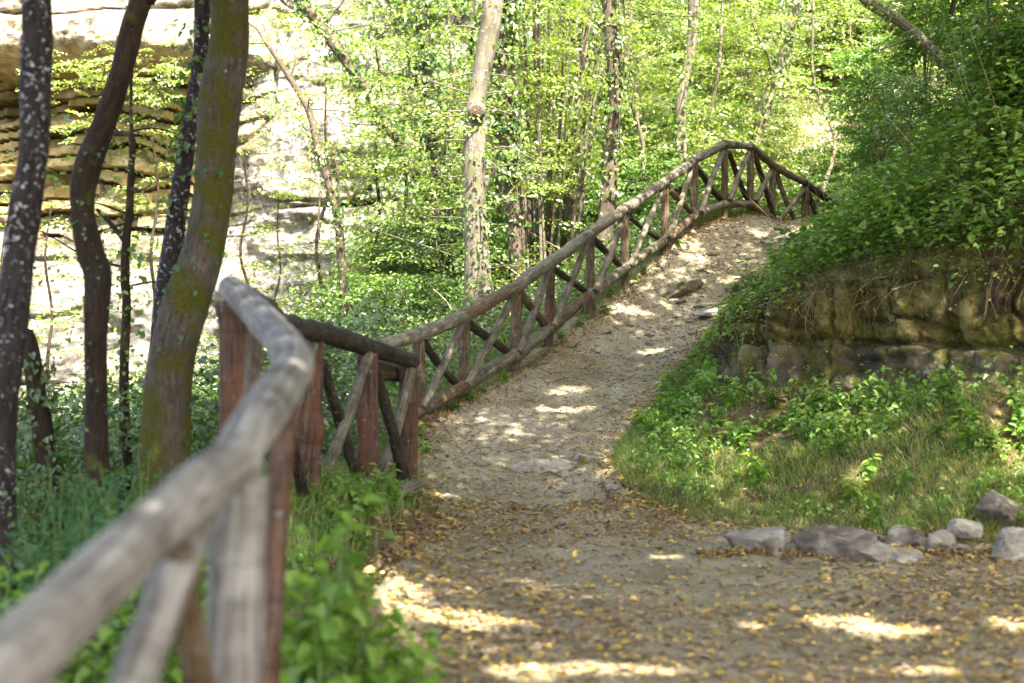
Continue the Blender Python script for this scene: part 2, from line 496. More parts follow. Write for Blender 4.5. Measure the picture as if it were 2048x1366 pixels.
M['rock_grey'] = rock_mat("grey_stone", (0.11, 0.095, 0.07), (0.27, 0.24, 0.185), (0.44, 0.40, 0.32), (0.11, 0.09, 0.07), 7)
M['rock_red'] = rock_mat("red_grey_stone", (0.06, 0.047, 0.034), (0.18, 0.148, 0.112), (0.38, 0.34, 0.27), (0.09, 0.064, 0.046), 7)
M['rock_pale'] = rock_mat("pale_stone", (0.15, 0.13, 0.10), (0.30, 0.265, 0.20), (0.45, 0.41, 0.33), None, 7)
M['rock_dust'] = rock_mat("dusty_stone", (0.13, 0.11, 0.07), (0.24, 0.2, 0.14), (0.36, 0.31, 0.23), None, 5)
M['rock_moss'] = rock_mat("mossy_stone", (0.14, 0.12, 0.085), (0.27, 0.235, 0.17), (0.38, 0.34, 0.26), None, 4, (0.07, 0.075, 0.015), 0.56)

# ------------------------------------------------------------------ the lie of the land
Y_PATH = np.array([-15, 8, 10, 11.5, 12.3, 13.3, 14.4, 15.4, 16.4, 17.3, 18.3, 19.3, 20.2, 21.1, 22.0, 22.8, 23.6, 25.0, 27.0])
Z_PATH = np.array([0, 0, 0.0, 0.06, 0.16, 0.40, 0.69, 0.90, 1.19, 1.44, 1.80, 2.19, 2.70, 3.12, 3.38, 3.42, 3.33, 2.95, 2.5])
Y_L = np.array([-15, 3, 6, 8, 10, 11, 12.3, 13.3, 14.4, 15.4, 16.4, 17.3, 18.3, 19.3, 20.2, 21.1, 22, 22.6, 23.0, 23.4, 24.5, 27])
X_L = np.array([-1.5, -1.0, -0.85, -0.8, -0.78, -0.75, -0.80, -0.9, -0.93, -0.5, 0.03, 0.43, 0.94, 1.44, 2.04, 2.54, 3.10, 3.57, 3.98, 4.4, 5.0, 6.6])
Y_R = np.array([-15, 10.2, 10.8, 11.0, 11.3, 12.0, 12.7, 13.3, 14.4, 15.3, 16.3, 17.2, 18.3, 19.3, 20.8, 22.0, 22.8, 24.5, 27])
X_R = np.array([8.5, 8.2, 5.5, 3.7, 2.3, 1.3, 0.95, 0.95, 1.2, 1.5, 1.8, 2.15, 2.65, 3.12, 4.0, 4.55, 5.0, 6.4, 8.2])

def path_z(y):
    return np.interp(y, Y_PATH, Z_PATH)

def path_surf(x, y):
    """height of the trodden path, with ruts, hummocks and shallow steps"""
    x, y = np.asarray(x, float), np.asarray(y, float)
    yy = y + 0.10 * vnoise(xyz(x * 1.1, y * 0.6, 3.0))
    z = sum(path_z(yy + k) for k in (-0.5, -0.25, 0, 0.25, 0.5)) / 5
    far = np.clip((y - 10) / 5, 0, 1)
    xl = np.interp(y, Y_L, X_L); xr = np.interp(y, Y_R, X_R)
    z = z + 0.035 * fbm(xyz(x * 0.9, y * 0.9, 1.7), 3) * (0.5 + far)
    z = z + 0.018 * fbm(xyz(x * 4.2, y * 4.2, 9.1), 4) * (0.6 + far)
    u = np.clip((x - xl) / np.maximum(xr - xl, 0.1), 0, 1)
    z = z - 0.10 * far * np.sin(u * math.pi) ** 1.5
    near = np.clip((11.5 - y) / 2, 0, 1) * np.clip((y - 4) / 3, 0, 1)
    z = z + near * 0.16 * np.exp(-np.clip(x - xl, 0, 9) / 0.22)
    return z

# fence foot points (x, y, ground z) along both runs
FOOT = [(-1.05, 2.0, -0.1), (-0.75, 3.6, 0.05), (-0.85, 4.9, 0.2), (-1.25, 7.2, 0.42), (-1.40, 10.2, 0.42), (-1.10, 11.4, 0.34), (-0.86, 12.3, 0.16)]
CTRL = []
for y in (-14, -9, -4, 0, 3, 6, 8, 9.5, 11, 12.3, 13.3, 14.4, 15.4, 16.4, 17.3, 18.3, 19.3, 20.2, 21.1, 22, 22.8, 23.6, 25, 27):
    xl, xr, z = np.interp(y, Y_L, X_L), np.interp(y, Y_R, X_R), float(path_z(y))
    CTRL += [(xl + 0.15, y, z - 0.03), (0.5 * (xl + xr), y, z - 0.12), (xr, y, z - 0.05)]
CTRL += FOOT
CTRL += [(-2.4, 10, .15), (-2.8, 8, 0.0), (-2.2, 5, -.15), (-3, 2, -.4), (-3, -5, -.5), (-8, -14, -1), (-8, 0, -1), (-7, 6, -.8), (-6, 10, -.5), (-9, 14, -1.2), (-4, 14, -.2), (-2, 14, .4), (-1.8, 16, .75),
         (-1.0, 17.3, 1.0), (-0.3, 18.6, 1.4), (-.5, 20, 1.55), (.5, 20, 1.8), (1.2, 21.5, 2.4), (2.2, 22.5, 2.9), (3.1, 24, 3.1), (-2.4, 22, 1.3), (-4, 19, .1), (-8, 20, -1.8), (-14, 20, -2), (-16, 10, -1), (-16, 27, -2.4),
         (-10, 27.5, -2.2), (-6, 27.5, -1.2), (-3, 27.5, .5), (-1, 26, 2.0), (0.5, 25, 2.5), (1, 28, 3.4), (3, 27, 3.6), (5, 27, 3.4), (0, 32, 6.5), (4, 31, 6.5), (0, 38, 13), (5, 37, 12.5), (8, 30, 6.5), (9, 36, 12.5), (14, 38, 17), (14, 31, 11.5),
         (-10, 29, -2.2), (-6, 29, -1.2), (-3, 29, .5), (-16, 29, -2.4), (-3.5, 32, 2.5), (-7, 32, -.5), (-12, 34, 2), (-18, 34, 3), (-6, 38, 6), (-12, 46, 11), (0, 45, 18), (10, 45, 20), (20, 45, 22), (20, 34, 17), (20, 24, 13), (20, 12, 9), (20, 2, 6), (20, -12, 4),
         (5.8, 12.5, .6), (8, 11.5, .6), (3.5, 13.8, .6), (2.6, 15.2, .9), (3.2, 18, 1.9), (5, 15, 1.6), (5, 18, 2.6), (12, 16, 7.6), (12, 20, 8), (12.5, 25, 8.5), (13, 12, 6.2), (13, 3, 3), (9, 8, .3), (8.6, 0, .1), (12, -8, 1), (9, -14, .3)]
CTRL = np.array(CTRL)
def _tps(a, b):
    r2 = ((a[:, None, :2] - b[None, :, :2]) ** 2).sum(-1)
    return 0.5 * r2 * np.log(r2 + 1e-9)
_n = len(CTRL)
_A = np.zeros((_n + 3, _n + 3))
_A[:_n, :_n] = _tps(CTRL, CTRL) + np.eye(_n) * 0.02
_A[:_n, _n:] = np.column_stack([np.ones(_n), CTRL[:, :2]])
_A[_n:, :_n] = _A[:_n, _n:].T
_W = np.linalg.solve(_A, np.concatenate([CTRL[:, 2], [0, 0, 0]]))
def ground(x, y):
    """height of the natural ground everywhere"""
    x, y = np.broadcast_arrays(np.asarray(x, float), np.asarray(y, float))
    q = np.column_stack([x.ravel(), y.ravel()])
    z = _tps(q, CTRL) @ _W[:_n] + _W[_n] + q @ _W[_n + 1:]
    z = z + 0.06 * fbm(xyz(q[:, 0] * 0.8, q[:, 1] * 0.8, 5.0), 4)
    xl, xr = np.interp(q[:, 1], Y_L, X_L), np.interp(q[:, 1], Y_R, X_R)
    inside = np.clip(np.minimum(q[:, 0] - xl, xr - q[:, 0]) / 0.12, 0, 1) * (q[:, 1] < 27)
    z = z * (1 - inside) + np.minimum(z, path_surf(q[:, 0], q[:, 1]) - 0.05) * inside
    return z.reshape(x.shape)

def grid_faces(nr, nc):
    i, j = np.meshgrid(np.arange(nr - 1), np.arange(nc - 1), indexing='ij')
    a = (i * nc + j).ravel()
    return np.stack([a, a + 1, a + nc + 1, a + nc], 1)

gx = np.unique(np.concatenate([np.linspace(-30, -8, 30), np.linspace(-8, 9, 150), np.linspace(9, 32, 30)]))
gy = np.unique(np.concatenate([np.linspace(-22, 2, 30), np.linspace(2, 30, 220), np.linspace(30, 60, 50)]))
GX, GY = np.meshgrid(gx, gy)
tag(Mesh().add(np.stack([GX, GY, ground(GX, GY)], -1), grid_faces(len(gy), len(gx))).build("ground", M['earth']), kind='structure')

py_ = np.unique(np.concatenate([np.linspace(-6, 4, 40), np.arange(4, 27, 0.055)]))
u = np.linspace(0, 1, 90)
PX = (np.interp(py_, Y_L, X_L) - np.interp(py_, [12.3, 13.5], [0.0, 0.28]))[:, None] * (1 - u) + np.interp(py_, Y_R, X_R)[:, None] * u
PYY = np.broadcast_to(py_[:, None], PX.shape)
PZ = path_surf(PX, PYY)
PZ[:, 0] -= 0.12; PZ[:, 1:6] -= np.linspace(.08, 0, 5) * (py_[:, None] > 13); PZ[:, -1] -= 0.12
tag(Mesh().add(np.stack([PX, PYY, PZ], -1), grid_faces(len(py_), 90)).build("path", M['path']), kind='structure')

# ------------------------------------------------------------------ the bank beside the path: rows from path edge over grass, rock face and creeper slope
BANK = np.array([
    [(8.2, 10.2, -.08), (7.9, 11.1, 1.2), (7.7, 11.3, 2.4), (8.6, 12.4, 5.2), (13, 14, 9.5)],
    [(5.5, 10.6, -.08), (5.7, 11.9, 1.2), (5.7, 12.1, 2.3), (6.7, 13.2, 4.9), (12, 16, 9.5)],
    [(3.7, 10.9, -.06), (4.30, 12.55, 1.2), (4.33, 12.78, 2.2), (5.6, 14.0, 4.6), (11.5, 17, 9.5)],
    [(2.3, 11.25, -.03), (3.5, 13.4, 1.15), (3.55, 13.6, 2.12), (5.0, 15.0, 4.3), (11, 18, 9.5)],
    [(1.35, 11.95, .06), (2.85, 14.0, 1.12), (2.95, 14.2, 2.06), (4.9, 15.8, 3.9), (11, 19, 9.5)],
    [(0.90, 13.2, .38), (2.08, 14.6, 1.10), (2.32, 14.95, 1.88), (5.0, 16.8, 3.6), (10.5, 20, 9.5)],
    [(1.42, 15.2, .86), (2.08, 15.5, 1.22), (2.45, 15.7, 1.80), (5.1, 17.6, 3.6), (10.5, 21, 9.5)],
    [(2.05, 17.1, 1.38), (2.5, 17.0, 1.68), (2.9, 17.05, 2.1), (5.4, 18.6, 4.0), (10.5, 22, 9.5)],
    [(3.05, 19.3, 2.17), (3.5, 19.1, 2.40), (3.95, 19.15, 2.66), (6.4, 20, 4.4), (11, 23, 10)],
    [(3.98, 20.8, 2.93), (4.45, 20.6, 3.08), (4.95, 20.65, 3.3), (7.4, 21.5, 4.8), (11.5, 24, 10.5)],
    [(5.05, 22.8, 3.36), (5.5, 22.6, 3.45), (6.0, 22.65, 3.65), (8.2, 23.5, 5.0), (12, 26, 11)],
    [(6.6, 24.5, 3.0), (7.0, 24.3, 3.1), (7.4, 24.35, 3.4), (9, 25.5, 5.5), (13, 28, 11.5)],
    [(8.2, 27, 2.5), (8.5, 26.8, 2.8), (8.8, 26.9, 3.2), (10, 28, 6), (14, 31, 12)]])
NT, SEG = 760, (46, 64, 80, 40)
along = spline(BANK.reshape(len(BANK), 15), NT).reshape(NT, 5, 3)
rows = []
for k in range(4):
    t = np.linspace(0, 1, SEG[k], endpoint=(k == 3))[None, :, None]
    a, b = along[:, k:k + 1], along[:, k + 1:k + 2]
    c = a * (1 - t) + b * t
    if k == 0:
        c[..., 2] -= 0.10 * np.sin(t[..., 0] * math.pi)
    if k == 2:
        c[..., 2] += 0.06 * np.sin(t[..., 0] * math.pi)
    rows.append(c)
BV = np.concatenate(rows, 1)
NB = BV.shape[1]
def grid_normals(v):
    return unit(np.cross(np.gradient(v, axis=1), np.gradient(v, axis=0)))
bn = grid_normals(BV)
if bn[..., 2].mean() < 0: bn = -bn
bu = np.concatenate([np.linspace(k, k + 1, SEG[k], endpoint=(k == 3)) for k in range(4)])
wallness = np.exp(-((bu - 1.5) / 0.55) ** 4)[None, :]
s_along = np.broadcast_to(np.arange(NT)[:, None] / NT * 30, BV.shape[:2])
blk = fbm(np.stack([BV[..., 0] * 1.3, BV[..., 1] * 1.3, BV[..., 2] * 1.0], -1), 3)
cell = np.round(blk * 3) / 3
ribs = vnoise(np.stack([s_along * 1.5, BV[..., 2] * 0.45, s_along * 0 + 8], -1)) + 0.45 * vnoise(np.stack([s_along * 4.5, BV[..., 2] * 0.9, s_along * 0 + 3], -1))
ribs = np.round(ribs * 2.5) / 2.5 * 0.7 + ribs * 0.3
colm = np.minimum(np.abs(vnoise(np.stack([s_along * 1.6, BV[..., 2] * 0.5, s_along * 0], -1))), np.abs(vnoise(np.stack([s_along * .8 + 40, BV[..., 2] * 3.2, s_along * 0], -1))))
crackz = np.exp(-((BV[..., 2] - (1.50 + 0.05 * vnoise(np.stack([s_along * 0.7, s_along * 0, s_along * 0], -1)))) / 0.035) ** 2)
disp = wallness * (0.10 * cell + 0.17 * ribs + 0.06 * fbm(BV * 5, 4) - 0.14 * np.exp(-(colm / 0.09) ** 2) - 0.17 * crackz) + (1 - wallness) * (0.10 * fbm(BV * 0.9, 4) + 0.03 * fbm(BV * 4, 3))
edge = np.minimum(np.arange(NB) / 6, 1)[None, :]
BV = BV + bn * (disp * edge)[..., None]
bn = grid_normals(BV)
if bn[..., 2].mean() < 0: bn = -bn
M['bank'], nt, out = mat("bank_rock_and_earth")
tc = geo(nt)
mp = N(nt, "ShaderNodeMapping"); mp.inputs["Scale"].default_value = (1, 1, 0.35)
nt.links.new(tc, mp.inputs[0])
c = ramp(nt, noise(nt, mp.outputs[0], 3.4, 8, 0.68, 0.5), [(0.36, (0.014, 0.010, 0.004)), (0.47, (0.06, 0.047, 0.014)), (0.56, (0.165, 0.135, 0.04)), (0.70, (0.33, 0.285, 0.15))])
c = mixc(nt, ramp(nt, noise(nt, tc, 1.7, 5), [(0.53, (0, 0, 0)), (0.62, (0.85, 0.85, 0.85))]), c, ramp(nt, noise(nt, tc, 12, 5), [(0.35, (0.035, 0.024, 0.013)), (0.7, (0.105, 0.072, 0.035))]))
sx = N(nt, "ShaderNodeSeparateXYZ"); nt.links.new(tc, sx.inputs[0])
band = N(nt, "ShaderNodeMapRange"); nt.links.new(sx.outputs[2], band.inputs[0])
band.inputs[1].default_value, band.inputs[2].default_value, band.inputs[3].default_value, band.inputs[4].default_value = 1.42, 1.50, 0.5, 0.0
ua = N(nt, "ShaderNodeAttribute", attribute_name="grain")
us = N(nt, "ShaderNodeSeparateXYZ"); nt.links.new(ua.outputs["Vector"], us.inputs[0])
uf = N(nt, "ShaderNodeMapRange"); nt.links.new(us.outputs[0], uf.inputs[0])
uf.inputs[1].default_value, uf.inputs[2].default_value = 0.93, 1.02
c = mixc(nt, uf.outputs[0], ramp(nt, noise(nt, tc, 6, 6, 0.65), [(0.3, (0.045, 0.032, 0.015)), (0.55, (0.10, 0.075, 0.035)), (0.75, (0.17, 0.13, 0.07))]), c)
c = mixc(nt, mixc(nt, 1.0, band.outputs[0], uf.outputs[0], 'MULTIPLY'), c, ramp(nt, noise(nt, tc, 5, 6, 0.65), [(0.35, (0.045, 0.035, 0.03)), (0.5, (0.13, 0.105, 0.095)), (0.7, (0.235, 0.20, 0.18))]))
c = mixc(nt, ramp(nt, noise(nt, tc, 2.6, 5, 0.6), [(0.48, (0, 0, 0)), (0.62, (0.85, 0.85, 0.85))]), c, ramp(nt, noise(nt, tc, 18, 4, 0.7), [(0.35, (0.045, 0.045, 0.008)), (0.65, (0.15, 0.142, 0.024))]))
finish(nt, out, c, 0.92, noise(nt, tc, 13, 8, 0.68), 0.9, 0.05, 0.15)
tag(Mesh().add(BV, grid_faces(NT, NB), np.stack([np.broadcast_to(bu[None], BV.shape[:2])] * 3, -1).reshape(-1, 3)).build("earth_bank", M['bank']), kind='structure')

def bank_pts(n, u0, u1, t0=0, t1=1, rng=RNG):
    """n random places on the bank: u along the cross-section (1 rock foot, 2 rock top, 3 shoulder), t along the path"""
    uu, tt = rng.uniform(u0, u1, n), rng.uniform(t0, t1, n) * (NT - 1.001)
    cu = np.interp(uu, bu, np.arange(NB)); cu = np.minimum(cu, NB - 1.001)
    i, j = tt.astype(int), cu.astype(int)
    fi, fj = (tt - i)[:, None], (cu - j)[:, None]
    def s(a): return (a[i, j] * (1 - fi) + a[i + 1, j] * fi) * (1 - fj) + (a[i, j + 1] * (1 - fi) + a[i + 1, j + 1] * fi) * fj
    return s(BV), unit(s(bn)), uu, tt / (NT - 1)

# ------------------------------------------------------------------ the cliff: bedded limestone with an overhanging ledge
NX, NZ = 560, 500
cx = np.linspace(-19, 0.4, NX); cz = np.linspace(-4.5, 15, NZ)
CXg, CZg = np.meshgrid(cx, cz)
Cy = 29.0 + 0.012 * (CXg + 8) ** 2 * np.where(CXg > -8, 1.0, -0.2) + np.clip(CXg + 3.5, 0, 9) ** 2 * 0.12
Q = np.stack([CXg, CXg * 0, CZg], -1)
warp = 0.35 * vnoise(Q * 0.35) + 0.10 * vnoise(Q * 1.3 + 5)
Cy += -0.9 * fbm(Q * 0.22 + 3, 3) - 0.20 * fbm(Q * np.array([0.8, 1, 1.3]), 4, 0.5) - 0.02 * fbm(Q * 6, 3)
# thin beds low down in the recess, a thick ledge above it
lb = 1 / (1 + np.exp((CXg + 5.3 + 0.5 * vnoise(Q * 0.6 + 9)) / 0.35))
zb = CZg + warp + 0.03 * CXg
bed = np.floor(zb / 0.23); fr = zb / 0.23 - bed
br = _hash(bed.astype(np.int64), np.floor(CXg / 1.1 + bed * 0.37).astype(np.int64), bed.astype(np.int64) * 0)
inrec = lb * (1 / (1 + np.exp(-(CZg - 3.6) / 0.15))) * (1 / (1 + np.exp((CZg - 7.0 - 0.15 * warp) / 0.04)))
Cy += inrec * (1.8 - 0.7 * br + 0.3 * (fr > 0.8) + 0.12 * (CZg - 4))
led = lb * np.exp(-((CZg - 7.45) / 0.45) ** 4)
Cy -= led * 0.75
l2 = np.exp(-((CXg + 3.2) / 1.1) ** 4) * np.exp(-((CZg - 4.2 - 0.08 * (CXg + 3)) / 0.05) ** 2)
Cy += l2 * 0.35
blk2 = np.abs(vnoise(Q * np.array([0.55, 1, 0.8]) + 31))
Cy += 0.22 * np.exp(-(blk2 / 0.05) ** 2)
rid = lambda q: 1 - np.abs(vnoise(q))
Cy -= 0.10 * rid(Q * np.array([0.9, 1, 1.1]) + 7) ** 3 + 0.05 * rid(Q * np.array([2.2, 1, 2.5]) + 13) ** 3 + 0.012 * vnoise(Q * 9)
M['cliff'], nt, out = mat("limestone")
tc = geo(nt)
mp = N(nt, "ShaderNodeMapping"); mp.inputs["Scale"].default_value = (0.9, 0.9, 1.25)
nt.links.new(tc, mp.inputs[0])
c = ramp(nt, noise(nt, mp.outputs[0], 1.0, 8, 0.65, 0.4), [(0.28, (0.12, 0.105, 0.075)), (0.45, (0.27, 0.24, 0.185)), (0.65, (0.44, 0.41, 0.35))])
c = mixc(nt, 1.0, c, ramp(nt, noise(nt, mp.outputs[0], 5.5, 8, 0.72, 0.6), [(0.36, (0.5, 0.48, 0.45)), (0.5, (0.9, 0.9, 0.9)), (0.6, (1, 1, 1))]), 'MULTIPLY')
sz = N(nt, "ShaderNodeSeparateXYZ"); nt.links.new(tc, sz.inputs[0])
low = N(nt, "ShaderNodeMapRange"); nt.links.new(sz.outputs[2], low.inputs[0])
low.inputs[1].default_value, low.inputs[2].default_value, low.inputs[3].default_value, low.inputs[4].default_value = 1.5, 5.5, 0.10, -0.05
# grey weathering streaks running down the face
mp2 = N(nt, "ShaderNodeMapping"); mp2.inputs["Scale"].default_value = (1.2, 1.2, 0.5)
nt.links.new(tc, mp2.inputs[0])
wz = N(nt, "ShaderNodeMath", operation='ADD'); nt.links.new(noise(nt, mp2.outputs[0], 0.9, 7, 0.68), wz.inputs[0]); nt.links.new(low.outputs[0], wz.inputs[1])
c = mixc(nt, 1.0, c, ramp(nt, noise(nt, tc, 1.1, 7, 0.62, 1.0), [(0.482, (1, 1, 1)), (0.5, (0.12, 0.11, 0.1)), (0.518, (1, 1, 1))]), 'MULTIPLY')
c = mixc(nt, 1.0, c, ramp(nt, noise(nt, mp2.outputs[0], 4.0, 7, 0.7, 0.8), [(0.36, (0.25, 0.24, 0.22)), (0.5, (0.8, 0.8, 0.8)), (0.58, (1, 1, 1))]), 'MULTIPLY')
c = mixc(nt, ramp(nt, wz.outputs[0], [(0.46, (0, 0, 0)), (0.60, (0.9, 0.9, 0.9))]), c, ramp(nt, noise(nt, tc, 5, 7, 0.7), [(0.35, (0.06, 0.055, 0.045)), (0.6, (0.17, 0.163, 0.15))]))
# ochre iron staining on the bedded part
sx = N(nt, "ShaderNodeSeparateXYZ"); nt.links.new(tc, sx.inputs[0])
mx = N(nt, "ShaderNodeMapRange"); nt.links.new(sx.outputs[0], mx.inputs[0])
mx.inputs[1].default_value, mx.inputs[2].default_value, mx.inputs[3].default_value, mx.inputs[4].default_value = -6.8, -5.2, 1.0, 0.0
mz = N(nt, "ShaderNodeMapRange"); nt.links.new(sx.outputs[2], mz.inputs[0])
mz.inputs[1].default_value, mz.inputs[2].default_value, mz.inputs[3].default_value, mz.inputs[4].default_value = 3.2, 4.4, 0.1, 1.0
mt = N(nt, "ShaderNodeMapRange"); nt.links.new(sx.outputs[2], mt.inputs[0])
mt.inputs[1].default_value, mt.inputs[2].default_value, mt.inputs[3].default_value, mt.inputs[4].default_value = 6.9, 7.3, 1.0, 0.15
oc = mixc(nt, 1.0, mixc(nt, 1.0, mixc(nt, 1.0, mx.outputs[0], mt.outputs[0], 'MULTIPLY'), mz.outputs[0], 'MULTIPLY'), ramp(nt, noise(nt, tc, 0.9, 5), [(0.3, (0.5, 0.5, 0.5)), (0.6, (1, 1, 1))]), 'MULTIPLY')
c = mixc(nt, oc, c, ramp(nt, noise(nt, mp.outputs[0], 2.4, 5), [(0.3, (0.12, 0.085, 0.025)), (0.55, (0.26, 0.205, 0.075)), (0.75, (0.38, 0.34, 0.2))]))
c = mixc(nt, ramp(nt, noise(nt, tc, 0.7, 4), [(0.60, (0, 0, 0)), (0.7, (0.7, 0.7, 0.7))]), c, (0.42, 0.28, 0.12))
finish(nt, out, c, 0.9, noise(nt, tc, 7, 8, 0.7), 0.8, 0.08, 0.15)
tag(Mesh().add(np.stack([CXg, Cy, CZg], -1), grid_faces(NZ, NX)).build("cliff", M['cliff'], None, False), kind='structure')

# ------------------------------------------------------------------ where sun is let through to the ground by gaps cut in the leaf roof (photo places turned into ground places)
_yy = np.linspace(4, 23, 400)
_py = CY - (path_z(_yy) - EYE) * FPX / _yy
def on_path(px, py):
    y = float(np.interp(-py, -_py, _yy)) if _py[0] > _py[-1] else float(np.interp(py, _py[::-1], _yy[::-1]))
    return (px - CX) * y / FPX, y
SPOTS = []
for px, py, rx, ry in [(1110, 806, 75, 12), (1150, 768, 60, 8), (1285, 720, 40, 7), (1010, 917, 45, 6), (885, 990, 35, 6), (1255, 607, 55, 8), (1430, 612, 38, 9), (1590, 458, 45, 7), (1520, 447, 30, 5),
                      (1385, 497, 18, 7), (1300, 690, 25, 5), (1735, 1258, 125, 24), (2010, 1248, 55, 22), (960, 1245, 120, 22), (1180, 1345, 220, 13), (1850, 1345, 120, 10), (1340, 1110, 35, 4),
                      (1450, 535, 16, 4), (800, 1225, 30, 30), (1480, 1255, 60, 8), (2000, 1010, 45, 28), (690, 1230, 120, 60), (1690, 1000, 30, 8), (1480, 960, 20, 6)]:
    x, y = on_path(px, py)
    y2 = on_path(px, py - ry)[1]
    SPOTS.append((x, y, rx * y / FPX, max(abs(y2 - y), 0.05)))
SPOTS = np.array(SPOTS)
SUNV = np.array(SUN)
def in_gap(p):
    """which of these places high up lie on the sun's way to one of the lit spots on the path"""
    q = p.copy()
    zg = np.zeros(len(p))
    for _ in range(3):
        q = p - SUNV * ((p[:, 2] - zg) / SUNV[2])[:, None]
        zg = path_z(np.clip(q[:, 1], 0, 23))
    d = ((q[:, None, 0] - SPOTS[None, :, 0]) / (SPOTS[None, :, 2] + 0.05)) ** 2 + ((q[:, None, 1] - SPOTS[None, :, 1]) / (SPOTS[None, :, 3] + 0.05)) ** 2
    return (d < (.75 + .75 * fbm(xyz(q[:, 0] * 2.2, q[:, 1] * 3.2, 2.0), 3))[:, None]).any(1)

# ------------------------------------------------------------------ fences of round logs
def log(name, pts, rad, m, parent, bump=0.05, sides=14, seed=None, n=None):
    mb = Mesh()
    ln = float(np.linalg.norm(np.asarray(pts[-1]) - np.asarray(pts[0])))
    tube(mb, pts, rad, sides, n or 8 * len(pts) + 24, bump * 1.5, 5.0, random.random() * 50 if seed is None else seed, knots=0 if m.name == 'pale_grey_wood' else int(2 + ln * 3))
    return mb.build(name, m, parent)

def px_path(rows_):
    """rows of (px, py, width px, distance) -> points and radii"""
    pts = np.array([P(a, b, d) for a, b, w, d in rows_])
    rad = np.array([w * d / FPX / 2 for a, b, w, d in rows_])
    return pts, rad

# the long run climbing beside the path
D12 = [14.4, 15.4, 16.4, 17.3, 18.3, 19.3, 20.2, 21.1, 22.0, 22.6, 23.0, 23.2]
TOP = [(838, 667), (930, 632), (1034, 573), (1102, 524), (1181, 465), (1251, 417), (1330, 363), (1388, 320), (1450, 288), (1501, 292), (1545, 330), (1611, 366)]
LOW = [(834, 822), (922, 776), (1026, 712), (1097, 659), (1179, 589), (1249, 538), (1326, 483), (1390, 431), (1448, 407), (1500, 409), (1552, 442), (1611, 447)]
BOT = [(836, 880), (924, 830), (1027, 755), (1095, 694), (1180, 625), (1247, 577), (1330, 505), (1388, 452), (1448, 432), (1500, 438), (1545, 450), (1611, 452)]
f2 = thing("wooden_fence", "long log fence with crossed braces climbing the slope beside the path", "fence", P(1180, 600, 18.3))
def rail_pieces(chain, name, widths, mats, zoff=0.0):
    for k in range(len(chain) - 1):
        a, b = chain[k], chain[k + 1]
        w0, w1 = widths[k], widths[k + 1]
        pa, pb = P(*a), P(*b)
        mid = (pa + pb) / 2 + np.array([0, 0, random.uniform(-0.012, 0.012)])
        ra, rb = w0 * a[2] / FPX / 2, w1 * b[2] / FPX / 2
        d = unit(pb - pa) * 0.05
        log(name, [pa - d, mid, pb + d * 0.6], [ra * 1.03, (ra + rb) / 2 * 0.98, rb * 0.95], M[mats[k % len(mats)]], f2, 0.08)
top_chain = [(762, 692, 14.0)] + [(x, y, d) for (x, y), d in zip(TOP, D12)] + [(1672, 412, 23.6)]
# two bays to a log, as the joints show
rail_w = [28, 29, 28, 26, 25, 23, 21, 19, 17, 16, 15, 15, 14, 14]
rail_pieces(top_chain, "top_rail", rail_w, ['wood_grey', 'wood_grey', 'wood_brown', 'wood_grey', 'wood_grey', 'wood_grey', 'wood_grey', 'wood_grey', 'wood_grey', 'wood_grey', 'wood_brown', 'wood_brown', 'wood_dark'])
low_chain = [(775, 850, 13.6)] + [(x, y, d - 0.06) for (x, y), d in zip(LOW[:11], D12[:11])]
rail_pieces(low_chain, "bottom_rail", [27, 27, 26, 25, 23, 21, 20, 18, 16, 15, 13, 11, 10], ['wood_grey', 'wood_brown', 'wood_grey'])
post_w = [24, 22, 22, 18, 17, 17, 15, 14, 14, 14, 13, 15]
for k in range(12):
    d = D12[k] + 0.04
    a, b = P(TOP[k][0], TOP[k][1] + 8, d), P(BOT[k][0], BOT[k][1], d)
    b[2] -= 0.25
    r = post_w[k] * d / FPX / 2
    log("post", [a, (a + b) / 2, b], [r, r * 1.05, r * 1.1], M['wood_brown' if k not in (3, 10) else ('wood_red' if k == 3 else 'wood_grey')], f2, 0.05)
brace_w = [17, 17, 17, 14, 15, 11, 12, 12, 11, 11, 10]
for k in range(11):
    d0, d1 = D12[k] - 0.07, D12[k + 1] - 0.05
    a, b = P(LOW[k][0] + 12, LOW[k][1] - 6, d0), P(TOP[k + 1][0] - 4, TOP[k + 1][1] + 14, d1)
    if k == 10: a = P(1556, 445, d0)
    r = brace_w[k] * d0 / FPX / 2
    log("brace", [a, (a + b) / 2 + RNG.normal(size=3) * 0.01, b], [r, r * 1.05, r * 0.95], M['wood_grey'], f2, 0.07, 10)
    d0, d1 = D12[k] + 0.06, D12[k + 1] + 0.05
    a, b = P(TOP[k][0] + 8, TOP[k][1] + 16, d0), P(LOW[k + 1][0] - 2, LOW[k + 1][1] - 2, d1)
    if k == 10: b = P(1592, 450, d1)
    log("brace", [a, (a + b) / 2 + RNG.normal(size=3) * 0.015, b], [r * 1.1, r, r * 1.0], M['wood_dark' if k % 4 != 2 else 'wood_brown'], f2, 0.07, 10)
a, b = P(1616, 385, 23.3), P(1640, 448, 23.4)
log("brace", [a, (a + b) / 2, b], [0.042, 0.042, 0.042], M['wood_dark'], f2, 0.06, 10)

